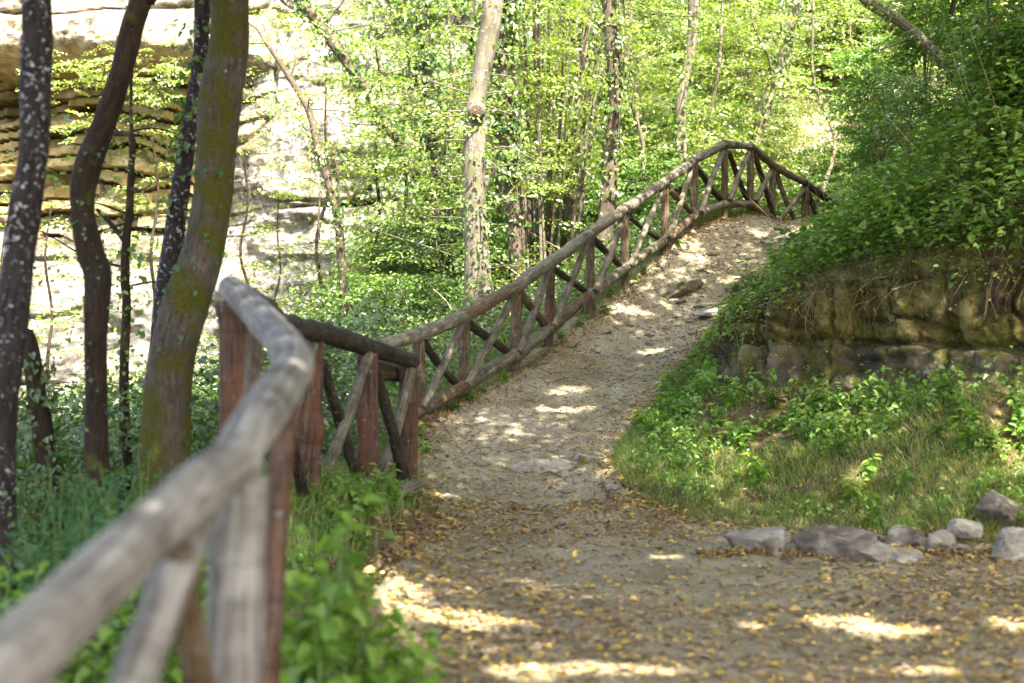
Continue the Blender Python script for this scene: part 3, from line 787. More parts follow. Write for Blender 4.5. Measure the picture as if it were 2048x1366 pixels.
# the nearer run: from beside the camera to the corner post
f1 = thing("wooden_fence", "nearer log fence with thick pale handrail bending towards the corner post", "fence", P(620, 990, 10.2))
for rows_, mname, nm in [
        ([(-170, 1500, 178, 2.30), (100, 1252, 150, 2.72), (300, 1066, 122, 3.15), (400, 972, 110, 3.42), (476, 922, 102, 3.62)], 'wood_near', "top_rail"),
        ([(432, 978, 90, 3.66), (500, 865, 98, 4.0), (556, 788, 92, 4.5), (586, 738, 84, 5.0), (572, 694, 75, 5.7), (528, 642, 66, 6.4), (488, 600, 61, 7.0), (462, 577, 53, 7.3)], 'wood_near', "top_rail"),
        ([(498, 598, 50, 7.5), (545, 632, 46, 8.6), (570, 650, 42, 9.0), (640, 664, 41, 10.2), (735, 694, 37, 11.4), (826, 722, 29, 12.25)], 'wood_dark', "top_rail"),
        ([(745, 735, 34, 12.1), (790, 745, 36, 12.4), (832, 748, 32, 12.6)], 'wood_brown', "top_rail"),
        ([(762, 1000, 34, 11.5), (800, 986, 34, 11.6), (836, 971, 32, 11.7)], 'wood_grey', "bottom_rail")]:
    pts, rad = px_path(rows_)
    log(nm, pts, rad, M[mname], f1, 0.045, 24, None, 90)
for rows_, mname in [
        ([(818, 728, 36, 12.3), (815, 870, 40, 12.35), (812, 1040, 42, 12.35)], 'wood_red'),
        ([(735, 706, 40, 11.45), (736, 850, 42, 11.45), (738, 1010, 42, 11.45)], 'wood_red'),
        ([(627, 672, 46, 10.25), (622, 820, 46, 10.25), (618, 1020, 44, 10.25)], 'wood_red'),
        ([(472, 602, 70, 7.15), (474, 760, 74, 7.15), (474, 1200, 76, 7.15)], 'wood_red'),
        ([(486, 950, 104, 3.72), (474, 1150, 112, 3.70), (462, 1640, 120, 3.66)], 'wood_near'),
        ([(586, 742, 46, 5.05), (560, 960, 48, 5.02), (530, 1420, 50, 4.95)], 'wood_red'),
        ([(40, 1330, 150, 2.62), (30, 1700, 150, 2.6), (20, 2000, 150, 2.6)], 'wood_near')]:
    pts, rad = px_path(rows_)
    log("post", pts, rad, M[mname], f1, 0.05, 16, None, 40)
for rows_, mname in [
        ([(824, 736, 20, 12.2), (795, 850, 23, 12.1), (762, 965, 25, 12.0)], 'wood_grey'),
        ([(751, 745, 22, 11.6), (785, 860, 24, 11.9), (812, 965, 24, 12.2)], 'wood_dark'),
        ([(738, 708, 21, 11.3), (696, 830, 23, 10.9), (652, 950, 25, 10.6)], 'wood_grey'),
        ([(644, 725, 22, 10.4), (682, 850, 24, 10.9), (726, 985, 26, 11.3)], 'wood_dark'),
        ([(622, 690, 28, 10.1), (592, 800, 28, 9.4), (566, 900, 28, 8.8)], 'wood_grey'),
        ([(562, 800, 22, 8.8), (585, 890, 24, 9.4), (606, 985, 26, 10.0)], 'wood_dark'),
        ([(512, 640, 34, 7.1), (506, 760, 36, 6.4), (492, 1000, 40, 5.6)], 'wood_brown'),
        ([(405, 1010, 80, 3.5), (330, 1190, 86, 3.2), (250, 1420, 96, 2.95)], 'wood_near'),
        ([(352, 1100, 60, 3.25), (378, 1240, 64, 3.4), (410, 1420, 66, 3.6)], 'wood_brown')]:
    pts, rad = px_path(rows_)
    log("brace", pts, rad, M[mname], f1, 0.06, 12, None, 30)

# ------------------------------------------------------------------ stones
def ico(sub):
    import bmesh
    bm = bmesh.new()
    bmesh.ops.create_icosphere(bm, subdivisions=sub, radius=1)
    v = np.array([q.co[:] for q in bm.verts]); f = np.array([[q.index for q in p.verts] for p in bm.faces])
    bm.free()
    return v, f
ICO = ico(5)
def rock(label, px, py, d, w, h, dep, m, seed, rz=0.0, tilt=(0, 0), cuts=10, sharp=0.38, name="rock", group=None, sink=0.12):
    """a broken stone whose foot is seen at (px, py), w x dep x h metres"""
    r = np.random.default_rng(seed)
    v, f = ICO
    nrm = unit(r.normal(size=(cuts, 3)))
    nrm = np.vstack([nrm, unit(np.array([r.normal() * .25, r.normal() * .25 - .15, 1])), [0, 0, -1]])
    off = np.concatenate([r.uniform(sharp, 0.85, cuts), [0.5, 0.5]])
    dn = np.maximum(v @ nrm.T, 1e-6)
    rad = np.minimum((off / dn).min(1), 1.2)
    p = v * rad[:, None]
    p = p * (1 + 0.03 * fbm(p * 2.2 + seed, 3)[:, None] + 0.03 * fbm(p * 8 + seed, 3)[:, None])
    p = (p - p.min(0)) / (p.max(0) - p.min(0)) - np.array([0.5, 0.5, 0])
    p = p * (np.array([w * 1.05, dep, h * 1.05]) if name == 'rock' and d else np.array([w, dep, h]))
    cx_, sx_ = math.cos(tilt[0]), math.sin(tilt[0]); cy_, sy_ = math.cos(tilt[1]), math.sin(tilt[1])
    p = p @ np.array([[1, 0, 0], [0, cx_, sx_], [0, -sx_, cx_]]) @ np.array([[cy_, 0, -sy_], [0, 1, 0], [sy_, 0, cy_]])
    c_, s_ = math.cos(rz), math.sin(rz)
    p = p @ np.array([[c_, s_, 0], [-s_, c_, 0], [0, 0, 1]])
    base = P(px, py, d) if d else np.array([*on_path(px, py), 0])
    if not d:
        base[2] = float(path_surf(base[0], base[1]))
    o = bpy.data.objects.new(name, Mesh().add(p - np.array([0, 0, h * (.08 if d else sink)]), f, p).data(name, m, True))
    o.location = base
    COL.objects.link(o)
    return tag(o, label, "rock", group)

rock("grey boulder set apart from the other stones at the heap's open end", 1513, 1110, 10.55, .42, .20, .34, M['rock_grey'], 3, 0.1, (0, 0), 10, .48)
rock("largest reddish flat-topped boulder of the stone heap", 1668, 1122, 10.45, .56, .24, .42, M['rock_red'], 5, -.1, (0, .03), 9, .45)
rock("grey fractured block leaning against the reddish boulder", 1742, 1126, 10.35, .36, .16, .32, M['rock_grey'], 8, .4, (0.1, .1))
rock("pale flat slab lying in front of the stone heap", 1790, 1132, 10.3, .42, .115, .36, M['rock_pale'], 13, .15, (.2, .05), 12, .5)
rock("brown angular stone at the back of the heap behind the slab", 1808, 1096, 10.9, .34, .17, .3, M['rock_red'], 21, .6, (0, -.1))
rock("pale pointed block between the flat slab and the plants", 1880, 1112, 10.6, .34, .20, .3, M['rock_pale'], 34, .3, (0, .25))
rock("small dark stone wedged beside the pale pointed block", 1925, 1118, 10.5, .20, .11, .2, M['rock_red'], 37, .9)
rock("brown slab tilted up on the grassy edge above the heap", 1985, 1048, 11.2, .34, .22, .22, M['rock_red'], 41, -.3, (.2, .5))
rock("grey stone half hidden by weeds at the end of the heap", 2035, 1120, 10.3, .36, .22, .3, M['rock_grey'], 45, .2)
rock("small pale stone sunk among weeds on the heap's upper side", 1930, 1072, 10.9, .26, .13, .22, M['rock_pale'], 47, .2)
rock("long mossy boulder beside the fence near the top of the climb", 1362, 570, 0, .70, .22, .36, M['rock_moss'], 51, .25, (0, -.12), 9, .5)
rock("sunlit flat ledge of stone across the upper path", 1425, 620, 0, .52, .12, .34, M['rock_pale'], 55, -.05, (0, .03), 8, .5)
rock("dark broken ledge stone at the foot of the bank", 1478, 622, 0, .30, .12, .26, M['rock_moss'], 57, .4)
rock("long low stone step crossing the middle of the path", 1095, 922, 0, .74, .15, .5, M['rock_moss'], 61, .05, (0, 0), 14, .5, sink=.55)
rock("flat end of the stone step reaching the grass", 1180, 922, 0, .28, .12, .26, M['rock_moss'], 63, .3, sink=.5)
rock("cream triangular stone below the stone step", 1124, 940, 0, .15, .085, .12, M['rock_pale'], 65, .3)
rock("small cream stone lying next to the triangular stone", 1098, 938, 0, .13, .05, .12, M['rock_pale'], 66, .8)
rock("small stone on dry leaves at the grass tip, below the stone step", 1226, 984, 0, .13, .075, .11, M['rock_grey'], 67, .2)
for i, (px, py, w, lab) in enumerate([(1299, 652, .13, "pale pebble on the bare middle of the path"), (1303, 668, .15, "flat grey pebble below the pale pebble"), (1215, 660, .16, "grey stone near the fence foot on the left of the climb"),
                                     (1460, 570, .16, "pale round stone beside the mossy boulder"), (1400, 588, .18, "grey flat stone just below the mossy boulder"), (1360, 585, .16, "low stone at the foot of the mossy boulder"),
                                     (1430, 515, .16, "grey stone in the middle of the upper path"), (1560, 487, .18, "brown stone near the crest beside the grass"), (1535, 473, .22, "flat pale stone on the crest of the path"),
                                     (1470, 590, .14, "slim stone lying across the upper path"), (1192, 690, .14, "small stone among dry leaves by the bottom rail"), (1195, 800, .12, "half-buried stone in the sunlit part of the path"),
                                     (1595, 462, .12, "small sunlit stone at the crest"), (1380, 575, .10, "little stone touching the mossy boulder's end")]):
    rock(lab, px, py, 0, w, w * .35, w * .8, M[['rock_pale', 'rock_grey'][i % 2]], 80 + i, i * .7, (0, 0), 8, .5, name="stone", sink=.3)
_sr = np.random.default_rng(5)
peb = Mesh()
v0, f0 = ico(2)
for _ in range(1500):
    y = _sr.uniform(12.0, 23.3); x = _sr.uniform(np.interp(y, Y_L, X_L) + .15, np.interp(y, Y_R, X_R) - .05)
    s = _sr.lognormal(-4.35, .55)
    p = v0 * np.array([s, s * _sr.uniform(.6, 1), s * .5]) * (1 + .25 * vnoise(v0 * 1.7 + _ * 3)[:, None])
    peb.add(p + [x, y, float(path_surf(x, y)) + s * .1], f0)
tag(peb.build("gravel", M['rock_dust']), kind='stuff')

# ------------------------------------------------------------------ trees
def grow_up(pts, rad, dz, taper=0.6):
    """carry a trunk on above the last point seen"""
    d = unit(unit(pts[-1] - pts[-2]) * 0.5 + np.array([0, 0, 0.8]))
    e = pts[-1] + d * dz
    return np.vstack([pts, pts[-1] + d * dz * 0.5 + RNG.normal(size=3) * .06 * dz * .3, e]), np.concatenate([rad, [rad[-1] * (1 + taper) / 2, rad[-1] * taper]])

def crown_leaves(mb, c, rad, n, size, carve=True, rng=RNG, clump=1.1, keep=0.55):
    """loose leaves in clumps through a flattened ball"""
    p = rand_dirs(n * 3, rng) * rng.uniform(0, 1, (n * 3, 1)) ** (1 / 2.2) * np.asarray(rad) + np.asarray(c)
    w = vnoise(p * clump) * 0.5 + 0.5
    p = p[w > keep - 0.35 + rng.uniform(-.1, .1, len(p))][:n]
    if carve:
        p = p[~in_gap(p)]  # leaves cut away so that sun falls on the chosen spots
    k = len(p)
    s = rng.uniform(.7, 1.25, k) * size
    leaves(mb, p, rng.normal(size=(k, 3)) * np.array([1, 1, .5]), np.array([0, 0, 1.0]) + rng.normal(size=(k, 3)) * .55, s, s * .62, 'diamond')

def ivy_on(parent, c, r, t, n, m=None, size=.06, off=.05, lo=0., hi=1., name="ivy", shape='heart'):
    """leaves clinging to a trunk line"""
    mb = Mesh()
    i = RNG.uniform(lo * (len(c) - 1), hi * (len(c) - 1), n)
    cl = vnoise(np.column_stack([i * .9, i * 0, i * 0 + len(c)])) * .5 + .5
    i = i[cl > RNG.uniform(0.1, .6, n)]
    k = np.minimum(i.astype(int), len(c) - 2); f = (i - k)[:, None]
    ctr = c[k] * (1 - f) + c[k + 1] * f
    tt = t[k]
    d = rand_dirs(len(i)); d = unit(d - tt * (d * tt).sum(1, keepdims=True))
    rad = r[k][:, None] + np.abs(RNG.normal(size=(len(i), 1))) * off
    pos = ctr + d * rad
    ld = d * .35 + np.array([0, 0, -.7]) + RNG.normal(size=d.shape) * .45
    s = RNG.uniform(.6, 1.2, len(i)) * size
    leaves(mb, pos, ld, d + np.array([0, 0, .35]) + RNG.normal(size=d.shape) * .35, s, s * .8, shape)
    return mb.build(name, m or M['leaf_ivy'], parent, False)

def tree(label, rows_, bark, up=0.0, crown=None, ivy=None, branches=(), spray=None, name="tree", sides=16, bump=.07, crown_mat='leaf_green', foot=0.5, leafsize=.13, nleaf=9000):
    pts, rad = px_path(rows_)
    pts, rad = pts[::-1], rad[::-1]                       # from the foot up
    if foot:
        g = float(ground(pts[0][0], pts[0][1]))
        e = pts[0].copy(); e[2] = min(g - .15, e[2] - .05)
        pts = np.vstack([e, pts]); rad = np.concatenate([[rad[0] * 1.25], rad])
    if up:
        pts, rad = grow_up(pts, rad, up)
    root = thing(name, label, "tree", pts[0])
    mb = Mesh()
    c, r, t = tube(mb, pts, rad, sides, 14 * len(pts), bump, 4.0, random.random() * 40)
    for br in branches:
        bp, brd = px_path(br)
        tube(mb, bp, brd, 7, 6 * len(bp), .06, 4, random.random() * 40)
    tw = mb
    if crown is not None:
        cc, cr = np.asarray(crown[0], float), crown[1]
        for _ in range(7):
            e = cc + rand_dirs(1)[0] * np.asarray(cr) * .75
            b = pts[-1] - (pts[-1] - pts[-2]) * random.uniform(0, .8)
            tube(mb, [b, (b + e) / 2 + [0, 0, .25], e], [rad[-1] * .6, rad[-1] * .4, .012], 6, 8, .05)
    if crown is not None:
        fm = Mesh()
        crown_leaves(fm, crown[0], crown[1], nleaf, leafsize)
        fm.build("crown", M[crown_mat], root, False)
    if spray:
        fm = Mesh()
        O, Dr = [], []
        n, lo, hi, reach, ll = spray
        k = RNG.integers(int(lo * len(c)), max(int(hi * len(c)), int(lo * len(c)) + 1), n)
        az = RNG.uniform(0, 2 * math.pi, n)
        dr = np.stack([np.cos(az), np.sin(az), RNG.uniform(-.15, .35, n)], 1)
        off = RNG.uniform(.25, 1, (n, 1)) * reach
        sprays(fm, c[k] + dr * off, dr + RNG.normal(size=(n, 3)) * .25, RNG.uniform(.45, .95, n), 7, ll, ll * .58, twigs=None)
        for i in range(0, n, 4):
            e = c[k[i]] + dr[i] * (off[i] + .55) + RNG.normal(size=3) * .12
            b = c[k[i]]
            tube(tw, [b, b * .66 + e * .34 + RNG.normal(size=3) * .07, b * .33 + e * .67 + RNG.normal(size=3) * .08, e], [.011, .008, .005, .002], 4, 12, cap=False)
        fm.build("foliage", M['leaf_sun' if crown_mat == 'leaf_green' else crown_mat], root, False)
    mb.build("trunk", M[bark], root)
    if ivy:
        for args in ivy:
            ivy_on(root, c, r, t, **args)
    return root

tree("dark trunk blotched with white lichen, nearest the picture's edge", [(76, -90, 58, 8), (73, 0, 58, 8), (73, 150, 60, 8), (66, 300, 58, 8), (52, 400, 62, 8), (36, 518, 64, 8), (28, 612, 66, 8), (18, 720, 62, 8), (8, 800, 62, 8), (0, 900, 62, 8), (-2, 1010, 66, 8), (-4, 1120, 78, 8)],
     'bark_lichen', 3.6, ((-3.4, 6.2, 7.6), (2.8, 2.6, 1.5)), [dict(n=160, m=M['leaf_green'], size=.035, off=.03, lo=0, hi=.15)])
tree("dark brown trunk bent like an elbow low down", [(300, -70, 46, 9.5), (283, 0, 45, 9.5), (264, 57, 47, 9.5), (240, 152, 45, 9.5), (201, 266, 47, 9.5), (173, 343, 53, 9.5), (166, 419, 47, 9.5), (180, 500, 54, 9.5), (195, 545, 54, 9.5), (194, 620, 50, 9.5), (192, 700, 46, 9.5), (192, 800, 46, 9.5), (192, 920, 50, 9.5), (192, 1020, 56, 9.5)],
     'bark_brown', 3.5, ((-1.6, 8.0, 7.9), (2.4, 2.2, 1.4)), [dict(n=160, m=M['leaf_dark'], size=.03, off=.015, lo=0.12, hi=.4)])
tree("slim upright dark trunk hidden low down by the mossy trunk", [(412, -70, 33, 11), (406, 0, 33, 11), (400, 114, 30, 11), (383, 228, 30, 11), (366, 343, 37, 11), (341, 518, 41, 11), (327, 612, 40, 11), (316, 760, 40, 11), (310, 950, 44, 11)],
     'bark_lichen', 3.6, ((-3.6, 9.2, 8.4), (2.2, 2.2, 1.4)), [dict(n=500, m=M['leaf_green'], size=.06, off=.06, lo=.3, hi=.75)])
tree("thick leaning trunk coated in olive moss and grey lichen", [(470, -80, 74, 10), (460, 0, 74, 10), (459, 88, 78, 10), (441, 190, 86, 10), (433, 304, 78, 10), (424, 400, 78, 10), (402, 518, 84, 10), (370, 612, 92, 10), (347, 700, 90, 10), (337, 788, 94, 10), (331, 876, 100, 10), (322, 960, 110, 10), (315, 1040, 130, 10)],
     'bark_moss', 3.5, ((-0.4, 9.0, 8.0), (2.6, 2.4, 1.5)), [dict(n=110, m=M['leaf_blue'], size=.045, off=.025, lo=.1, hi=.36)], sides=28, bump=.06)
tree("thin crooked sapling standing before the sunlit cliff", [(228, 266, 12, 12.2), (263, 274, 13, 12), (262, 343, 14, 12), (259, 419, 16, 12), (253, 480, 18, 12), (250, 560, 20, 12), (253, 612, 18, 12), (248, 744, 20, 12), (250, 875, 24, 12), (253, 945, 28, 12)],
     'bark_brown', 0, None, [dict(n=260, m=M['leaf_green'], size=.05, off=.12, lo=.1, hi=.7)], [[(194, 419, 8, 12.1), (215, 440, 10, 12.05), (250, 482, 12, 12)], [(263, 274, 8, 12), (262, 180, 6, 12.1), (268, 90, 4, 12.1)]], (26, .35, .98, .5, .05), sides=10)
tree("short leaning ivy-wrapped trunk low behind the lichen trunk", [(52, 660, 26, 10.6), (61, 700, 34, 10.6), (74, 790, 38, 10.6), (88, 875, 42, 10.6), (100, 985, 46, 10.6)], 'bark_brown', 0, None,
     [dict(n=500, m=M['leaf_ivy'], size=.055, off=.06, lo=0, hi=.9)])
tree("slender dark tree curving across the white cliff face", [(531, 84, 8, 22), (555, 118, 10, 22), (580, 157, 12, 22), (617, 220, 14, 22), (635, 293, 14, 22), (657, 366, 16, 22), (676, 439, 16, 22), (681, 498, 17, 22), (686, 544, 18, 22), (690, 610, 19, 22), (703, 660, 22, 22)],
     'bark_far', 0, None, [dict(n=500, m=M['leaf_green'], size=.06, off=.09, lo=0, hi=.7)],
     [[(531, 84, 8, 22), (515, 60, 5, 22), (500, 48, 4, 22)], [(580, 157, 5, 22), (590, 120, 4, 22), (580, 80, 3, 22.2)], [(657, 366, 5, 22), (660, 320, 4, 22), (668, 280, 3, 22)], [(676, 420, 6, 22), (676, 350, 5, 22), (668, 310, 3, 22)], [(640, 395, 4, 22), (637, 440, 4, 22), (640, 480, 3, 22)]], (34, .5, 1, 1.1, .05), sides=10)
tree("ivy-clad tree leaning diagonally in front of the cliff", [(580, -60, 26, 24), (602, 0, 26, 24), (630, 36, 24, 24), (657, 73, 24, 24), (705, 139, 22, 24), (734, 183, 22, 24), (760, 227, 22, 24), (793, 282, 20, 24), (822, 337, 20, 24), (851, 381, 22, 24), (880, 457, 24, 24), (892, 540, 26, 24), (896, 610, 30, 24)],
     'bark_far', 0, None, [dict(n=1500, m=M['leaf_green'], size=.085, off=.10, lo=0.0, hi=1)],
     [[(650, 50, 8, 24), (668, 25, 6, 24), (683, 7, 5, 24), (700, -30, 4, 24)], [(610, 20, 9, 24), (585, 16, 7, 24), (562, 0, 6, 24), (545, -30, 5, 24)]], (60, .3, 1, 1.2, .065))
tree("upright ivy-covered stem between the diagonal tree and the beech", [(842, -60, 18, 25), (844, 0, 20, 25), (851, 110, 18, 25), (851, 183, 16, 25), (860, 256, 18, 25), (870, 330, 18, 25), (882, 400, 20, 25), (888, 500, 22, 25), (890, 580, 24, 25)],
     'bark_far', 2, None, [dict(n=2600, size=.09, off=.17, lo=.1, hi=1)], [[(857, 200, 7, 25), (830, 170, 9, 25), (838, 140, 8, 25)]], (50, .3, 1, 1.1, .065))
beech = tree("big smooth grey beech trunk with a knot hole, behind the fence", [(992, -70, 40, 20), (987, 0, 42, 20), (980, 60, 40, 20), (970, 110, 38, 20), (957, 183, 36, 20), (951, 227, 42, 20), (949, 293, 46, 20), (948, 366, 48, 20), (949, 440, 50, 20), (953, 520, 52, 20), (957, 590, 62, 20), (960, 640, 80, 20)],
     'bark_grey', 3.5, ((0.2, 20.5, 10.5), (2.2, 2.0, 1.6)), [dict(n=500, m=M['leaf_green'], size=.07, off=.10, lo=.62, hi=.86), dict(n=700, m=M['leaf_green'], size=.055, off=.06, lo=0.05, hi=.3)], (), (150, .06, .66, 1.2, .06), sides=24, bump=.05, name="beech_tree", nleaf=900)
kn = Mesh()
kp = P(953, 222, 19.72)
tube(kn, [kp + [0, .12, .02], kp + [0, .02, 0], kp + [0, -.015, -.01]], [.13, .105, .085], 14, 10, .1)
kn.build("knot", M['bark_pale'], beech)
kn = Mesh(); tube(kn, [kp + [0, 0, -.005], kp + [0, -.045, -.012]], [.05, .045], 10, 4, .15); kn.build("knot_hole", M['wood_red'], beech)
tree("ivy-draped trunk growing close behind the beech", [(1004, -60, 30, 22), (1003, 0, 30, 22), (1001, 91, 32, 22), (1008, 220, 32, 22), (1016, 330, 26, 22), (1026, 403, 24, 22), (1031, 498, 26, 22), (1036, 560, 30, 22)],
     'bark_far', 2, None, [dict(n=3400, size=.09, off=.14, lo=.28, hi=1), dict(n=300, size=.07, off=.05, lo=0, hi=.3)], [[(1012, 330, 8, 22), (985, 345, 9, 21.9), (965, 385, 8, 21.6)]], None)
tree("dark shaggy-barked trunk with hanging ivy behind the middle of the fence", [(1216, -70, 26, 21.5), (1216, 0, 26, 21.5), (1224, 88, 28, 21.5), (1228, 146, 26, 21.5), (1229, 234, 26, 21.5), (1219, 308, 33, 21.5), (1220, 352, 32, 21.5), (1213, 426, 32, 21.5), (1206, 500, 34, 21.5), (1203, 560, 42, 21.5)],
     'bark_far', 3.5, ((2.0, 22, 10.6), (2.0, 2.0, 1.5)), [dict(n=1700, size=.075, off=.15, lo=.15, hi=1), dict(n=300, m=M['leaf_sun'], size=.06, off=.1, lo=.0, hi=.4)], [[(1238, 0, 4, 21.4), (1243, 120, 4, 21.4), (1240, 220, 4, 21.4), (1234, 300, 4, 21.4)], [(1246, -20, 3, 21.4), (1250, 80, 3, 21.4), (1244, 180, 3, 21.4)]], (40, .35, 1, 1.2, .065), nleaf=900)
tree("pale straight trunk seen through the bright foliage", [(1390, -70, 24, 26), (1388, 0, 24, 26), (1383, 88, 20, 26), (1366, 175, 20, 26), (1361, 234, 22, 26), (1363, 322, 24, 26), (1364, 400, 27, 26)],
     'bark_pale', 3, ((3.2, 26.5, 12), (1.8, 1.8, 1.5)), [dict(n=900, m=M['leaf_green'], size=.08, off=.12, lo=.1, hi=1)], (), (40, .3, .9, 1.3, .07), nleaf=700)
tree("slanting trunk rising from behind the highest fence post", [(1612, -60, 11, 27), (1595, 15, 12, 27), (1577, 73, 14, 27), (1560, 126, 14, 27), (1545, 190, 16, 27), (1525, 249, 16, 27), (1511, 295, 18, 27), (1502, 350, 20, 27)],
     'bark_pale', 2, None, [dict(n=1000, m=M['leaf_ivy'], size=.085, off=.15, lo=.3, hi=1)], [[(1570, 110, 6, 27), (1574, 150, 5, 27), (1568, 200, 5, 27.2)]], (36, .3, 1, 1.3, .07))
tree("thick tree leaning over the shrubs above the bank", [(1690, -60, 24, 20), (1731, 0, 22, 20), (1790, 36, 22, 20), (1829, 66, 22, 20), (1862, 99, 22, 20), (1915, 150, 24, 20), (1990, 230, 26, 19.5), (2060, 320, 30, 19)],
     'bark_pale', 2, ((4.6, 20, 8.4), (2.4, 2.2, 1.2)), None, [[(1829, 66, 6, 20), (1800, 85, 4, 20), (1740, 105, 3, 20)]], None, foot=0, nleaf=2600)
tree("crooked thin dark stem near the top corner", [(1912, -60, 10, 18), (1908, 0, 10, 18), (1903, 30, 9, 18), (1922, 63, 10, 18), (1950, 110, 11, 18), (1975, 180, 12, 18), (1990, 260, 14, 18)], 'bark_brown', 1.5, None, None, [[(1960, -30, 6, 18), (1962, 10, 6, 18), (1950, 60, 6, 18)]], (24, .3, 1, .9, .06), foot=0, sides=8)
tree("thin grey sapling standing among the creepers on the bank", [(1974, -60, 7, 15), (1978, 33, 7, 15), (1994, 89, 7, 15), (2007, 142, 8, 15), (2012, 210, 8, 15), (2014, 300, 9, 15)], 'bark_grey', 1.0, None, None, (), (18, .4, 1, .7, .06), foot=0, sides=8)

# many-stemmed hazel
hz = thing("hazel_bush", "clump of many thin pale stems fanning up behind the fence", "bush", P(1085, 520, 23.5))
fm = Mesh()
for k in range(26):
    bx = 1040 + k * 4.2 + RNG.uniform(-6, 6)
    tx = bx + (k - 11) * 7 + RNG.uniform(-30, 30)
    d = 23.5 + RNG.uniform(-.9, .9)
    w = RNG.uniform(4, 10)
    mid = (bx * .6 + tx * .4 + RNG.uniform(-8, 8), 290 + RNG.uniform(-30, 30))
    pts, rad = px_path([(bx, 560, w, d), (*mid, w * .85, d), (tx, RNG.uniform(-80, 40), w * .5, d)])
    mb = Mesh(); c_, r_, t_ = tube(mb, pts, rad, 6, 16, .05)
    mb.build("stem", M['bark_pale' if k % 3 else 'bark_far'], hz)
    n = 7
    kk = RNG.integers(5, 16, n); az = RNG.uniform(0, 6.28, n)
    dr = np.stack([np.cos(az), np.sin(az), RNG.uniform(-.1, .3, n)], 1)
    sprays(fm, c_[kk] + dr * .1, dr, RNG.uniform(.35, .8, n), 6, .07, .045)
fm.build("foliage", M['leaf_sun'], hz, False)

# trees whose trunks stand outside the picture; their crowns make the leaf roof over the path
ROOF = [((7.6, 15.5), (5.0, 14.6, 8.9), 3.0), ((8.2, 19.0), (6.3, 18.2, 10.0), 2.8), ((8.6, 10.5), (4.6, 10.0, 8.4), 3.4), ((7.6, 6.0), (3.6, 5.4, 7.6), 3.2), ((6.4, 1.0), (4.2, 1.2, 7.6), 3.3), ((1.0, -4.5), (1.4, -1.8, 7.4), 3.4),
        ((-3.5, 1.5), (-1.4, 2.6, 7.4), 3.0), ((-4.5, -3.5), (-3.0, -2.0, 7.4), 3.0), ((10.5, 13.5), (7.8, 12.0, 9.2), 3.2), ((9.5, 3.5), (7.6, 3.4, 8.0), 3.2), ((-4.6, 5.2), (-2.2, 6.0, 7.2), 2.6), ((2.2, -3.0), (0.8, 6.6, 8.0), 3.0), ((9.0, 14.0), (2.0, 12.6, 8.8), 2.8)]
for i, ((bx, by), cc, cr) in enumerate(ROOF):
    g = float(ground(bx, by))
    root = thing("tree", "tall tree out of the picture whose crown shades the path", "tree", (bx, by, g - .2), "trees whose crowns roof the path")
    mb = Mesh()
    top = np.array(cc) + [0, 0, -.6]
    tube(mb, [(bx, by, g - .3), (bx + (cc[0] - bx) * .15, by + (cc[1] - by) * .15, g + (cc[2] - g) * .5), top], [.2, .16, .09], 12, 24, .06)
    for _ in range(7):
        e = np.array(cc) + rand_dirs(1)[0] * np.array([cr, cr, 1.3]) * .8
        tube(mb, [top, (top + e) / 2 + [0, 0, .2], e], [.07, .05, .015], 6, 8, .05)
    mb.build("trunk", M['bark_brown'], root)
    fm = Mesh()
    crown_leaves(fm, cc, (cr, cr, 1.5), (2500 if i == 8 else 9000 if i in (0, 1) else 19000), .14)
    fm.build("crown", M['leaf_green'], root, False)

# ------------------------------------------------------------------ shrubs on the slopes behind the fence
def shrub_kind(name, m, seed, h, w, n, ll, stems=7, twig=True):
    r = np.random.default_rng(seed)
    root = thing(name, "leafy shrub on the slope", "shrub", (0, 0, -50))
    root.location = (0, 0, 0)
    sm, fm = Mesh(), Mesh()
    tips = []
    for k in range(stems):
        az = r.uniform(0, 6.28); lean = r.uniform(.15, .8) * w
        e = np.array([math.cos(az) * lean, math.sin(az) * lean, h * r.uniform(.6, 1.0)])
        c_, _, _ = tube(sm, [(0, 0, -.2), e * np.array([.3, .3, .5]), e], [.022, .015, .005], 5, 9, .05)
        tips.append(c_)
    c_ = np.concatenate([t[2:] for t in tips])
    k = r.integers(0, len(c_), n)
    az = r.uniform(0, 6.28, n)
    dr = np.stack([np.cos(az), np.sin(az), r.uniform(-.2, .35, n)], 1)
    sprays(fm, c_[k] + dr * r.uniform(0, .55, (n, 1)) * w, dr, r.uniform(.3, .75, n), 6, ll, ll * .6, rng=r, twigs=sm)
    sm.build("stem", M['bark_pale'], root); fm.build("foliage", M[m], root, False)
    return root
kinds = [shrub_kind("shrub", 'leaf_sun', 1, 1.9, 1.0, 150, .065), shrub_kind("shrub", 'leaf_green', 2, 1.6, .9, 140, .07), shrub_kind("shrub", 'leaf_sun', 3, 2.6, 1.1, 190, .06), shrub_kind("shrub", 'leaf_green', 4, 1.1, .8, 110, .08), shrub_kind("shrub", 'leaf_ivy', 5, 2.2, .9, 150, .075)]  # last kind: dark leaves stand in for deeper shadow between the trees
LAB = ["tall yellow-green shrub among others on the sunlit slope", "mid green shrub among others on the sunlit slope", "tallest loose yellow-green shrub of the sunlit slope", "low broad green shrub of the sunlit slope", "dark green shrub among the lighter ones of the sunlit slope"]
spots = []
r = np.random.default_rng(11)
for row, (y0, n, xa, xb) in enumerate([(24.5, 6, -1.6, 2.6), (26, 9, -2.4, 6), (27.6, 10, -1.6, 8.5), (29.2, 10, -.6, 9.5), (31, 11, -1, 11), (33, 11, -2, 12), (35.2, 11, -2, 13), (37.6, 11, -2, 14)]):
    for i in range(n):
        spots.append((xa + (xb - xa) * (i + r.uniform(.1, .9)) / n, y0 + r.uniform(-.7, .7)))
used = [False] * 5
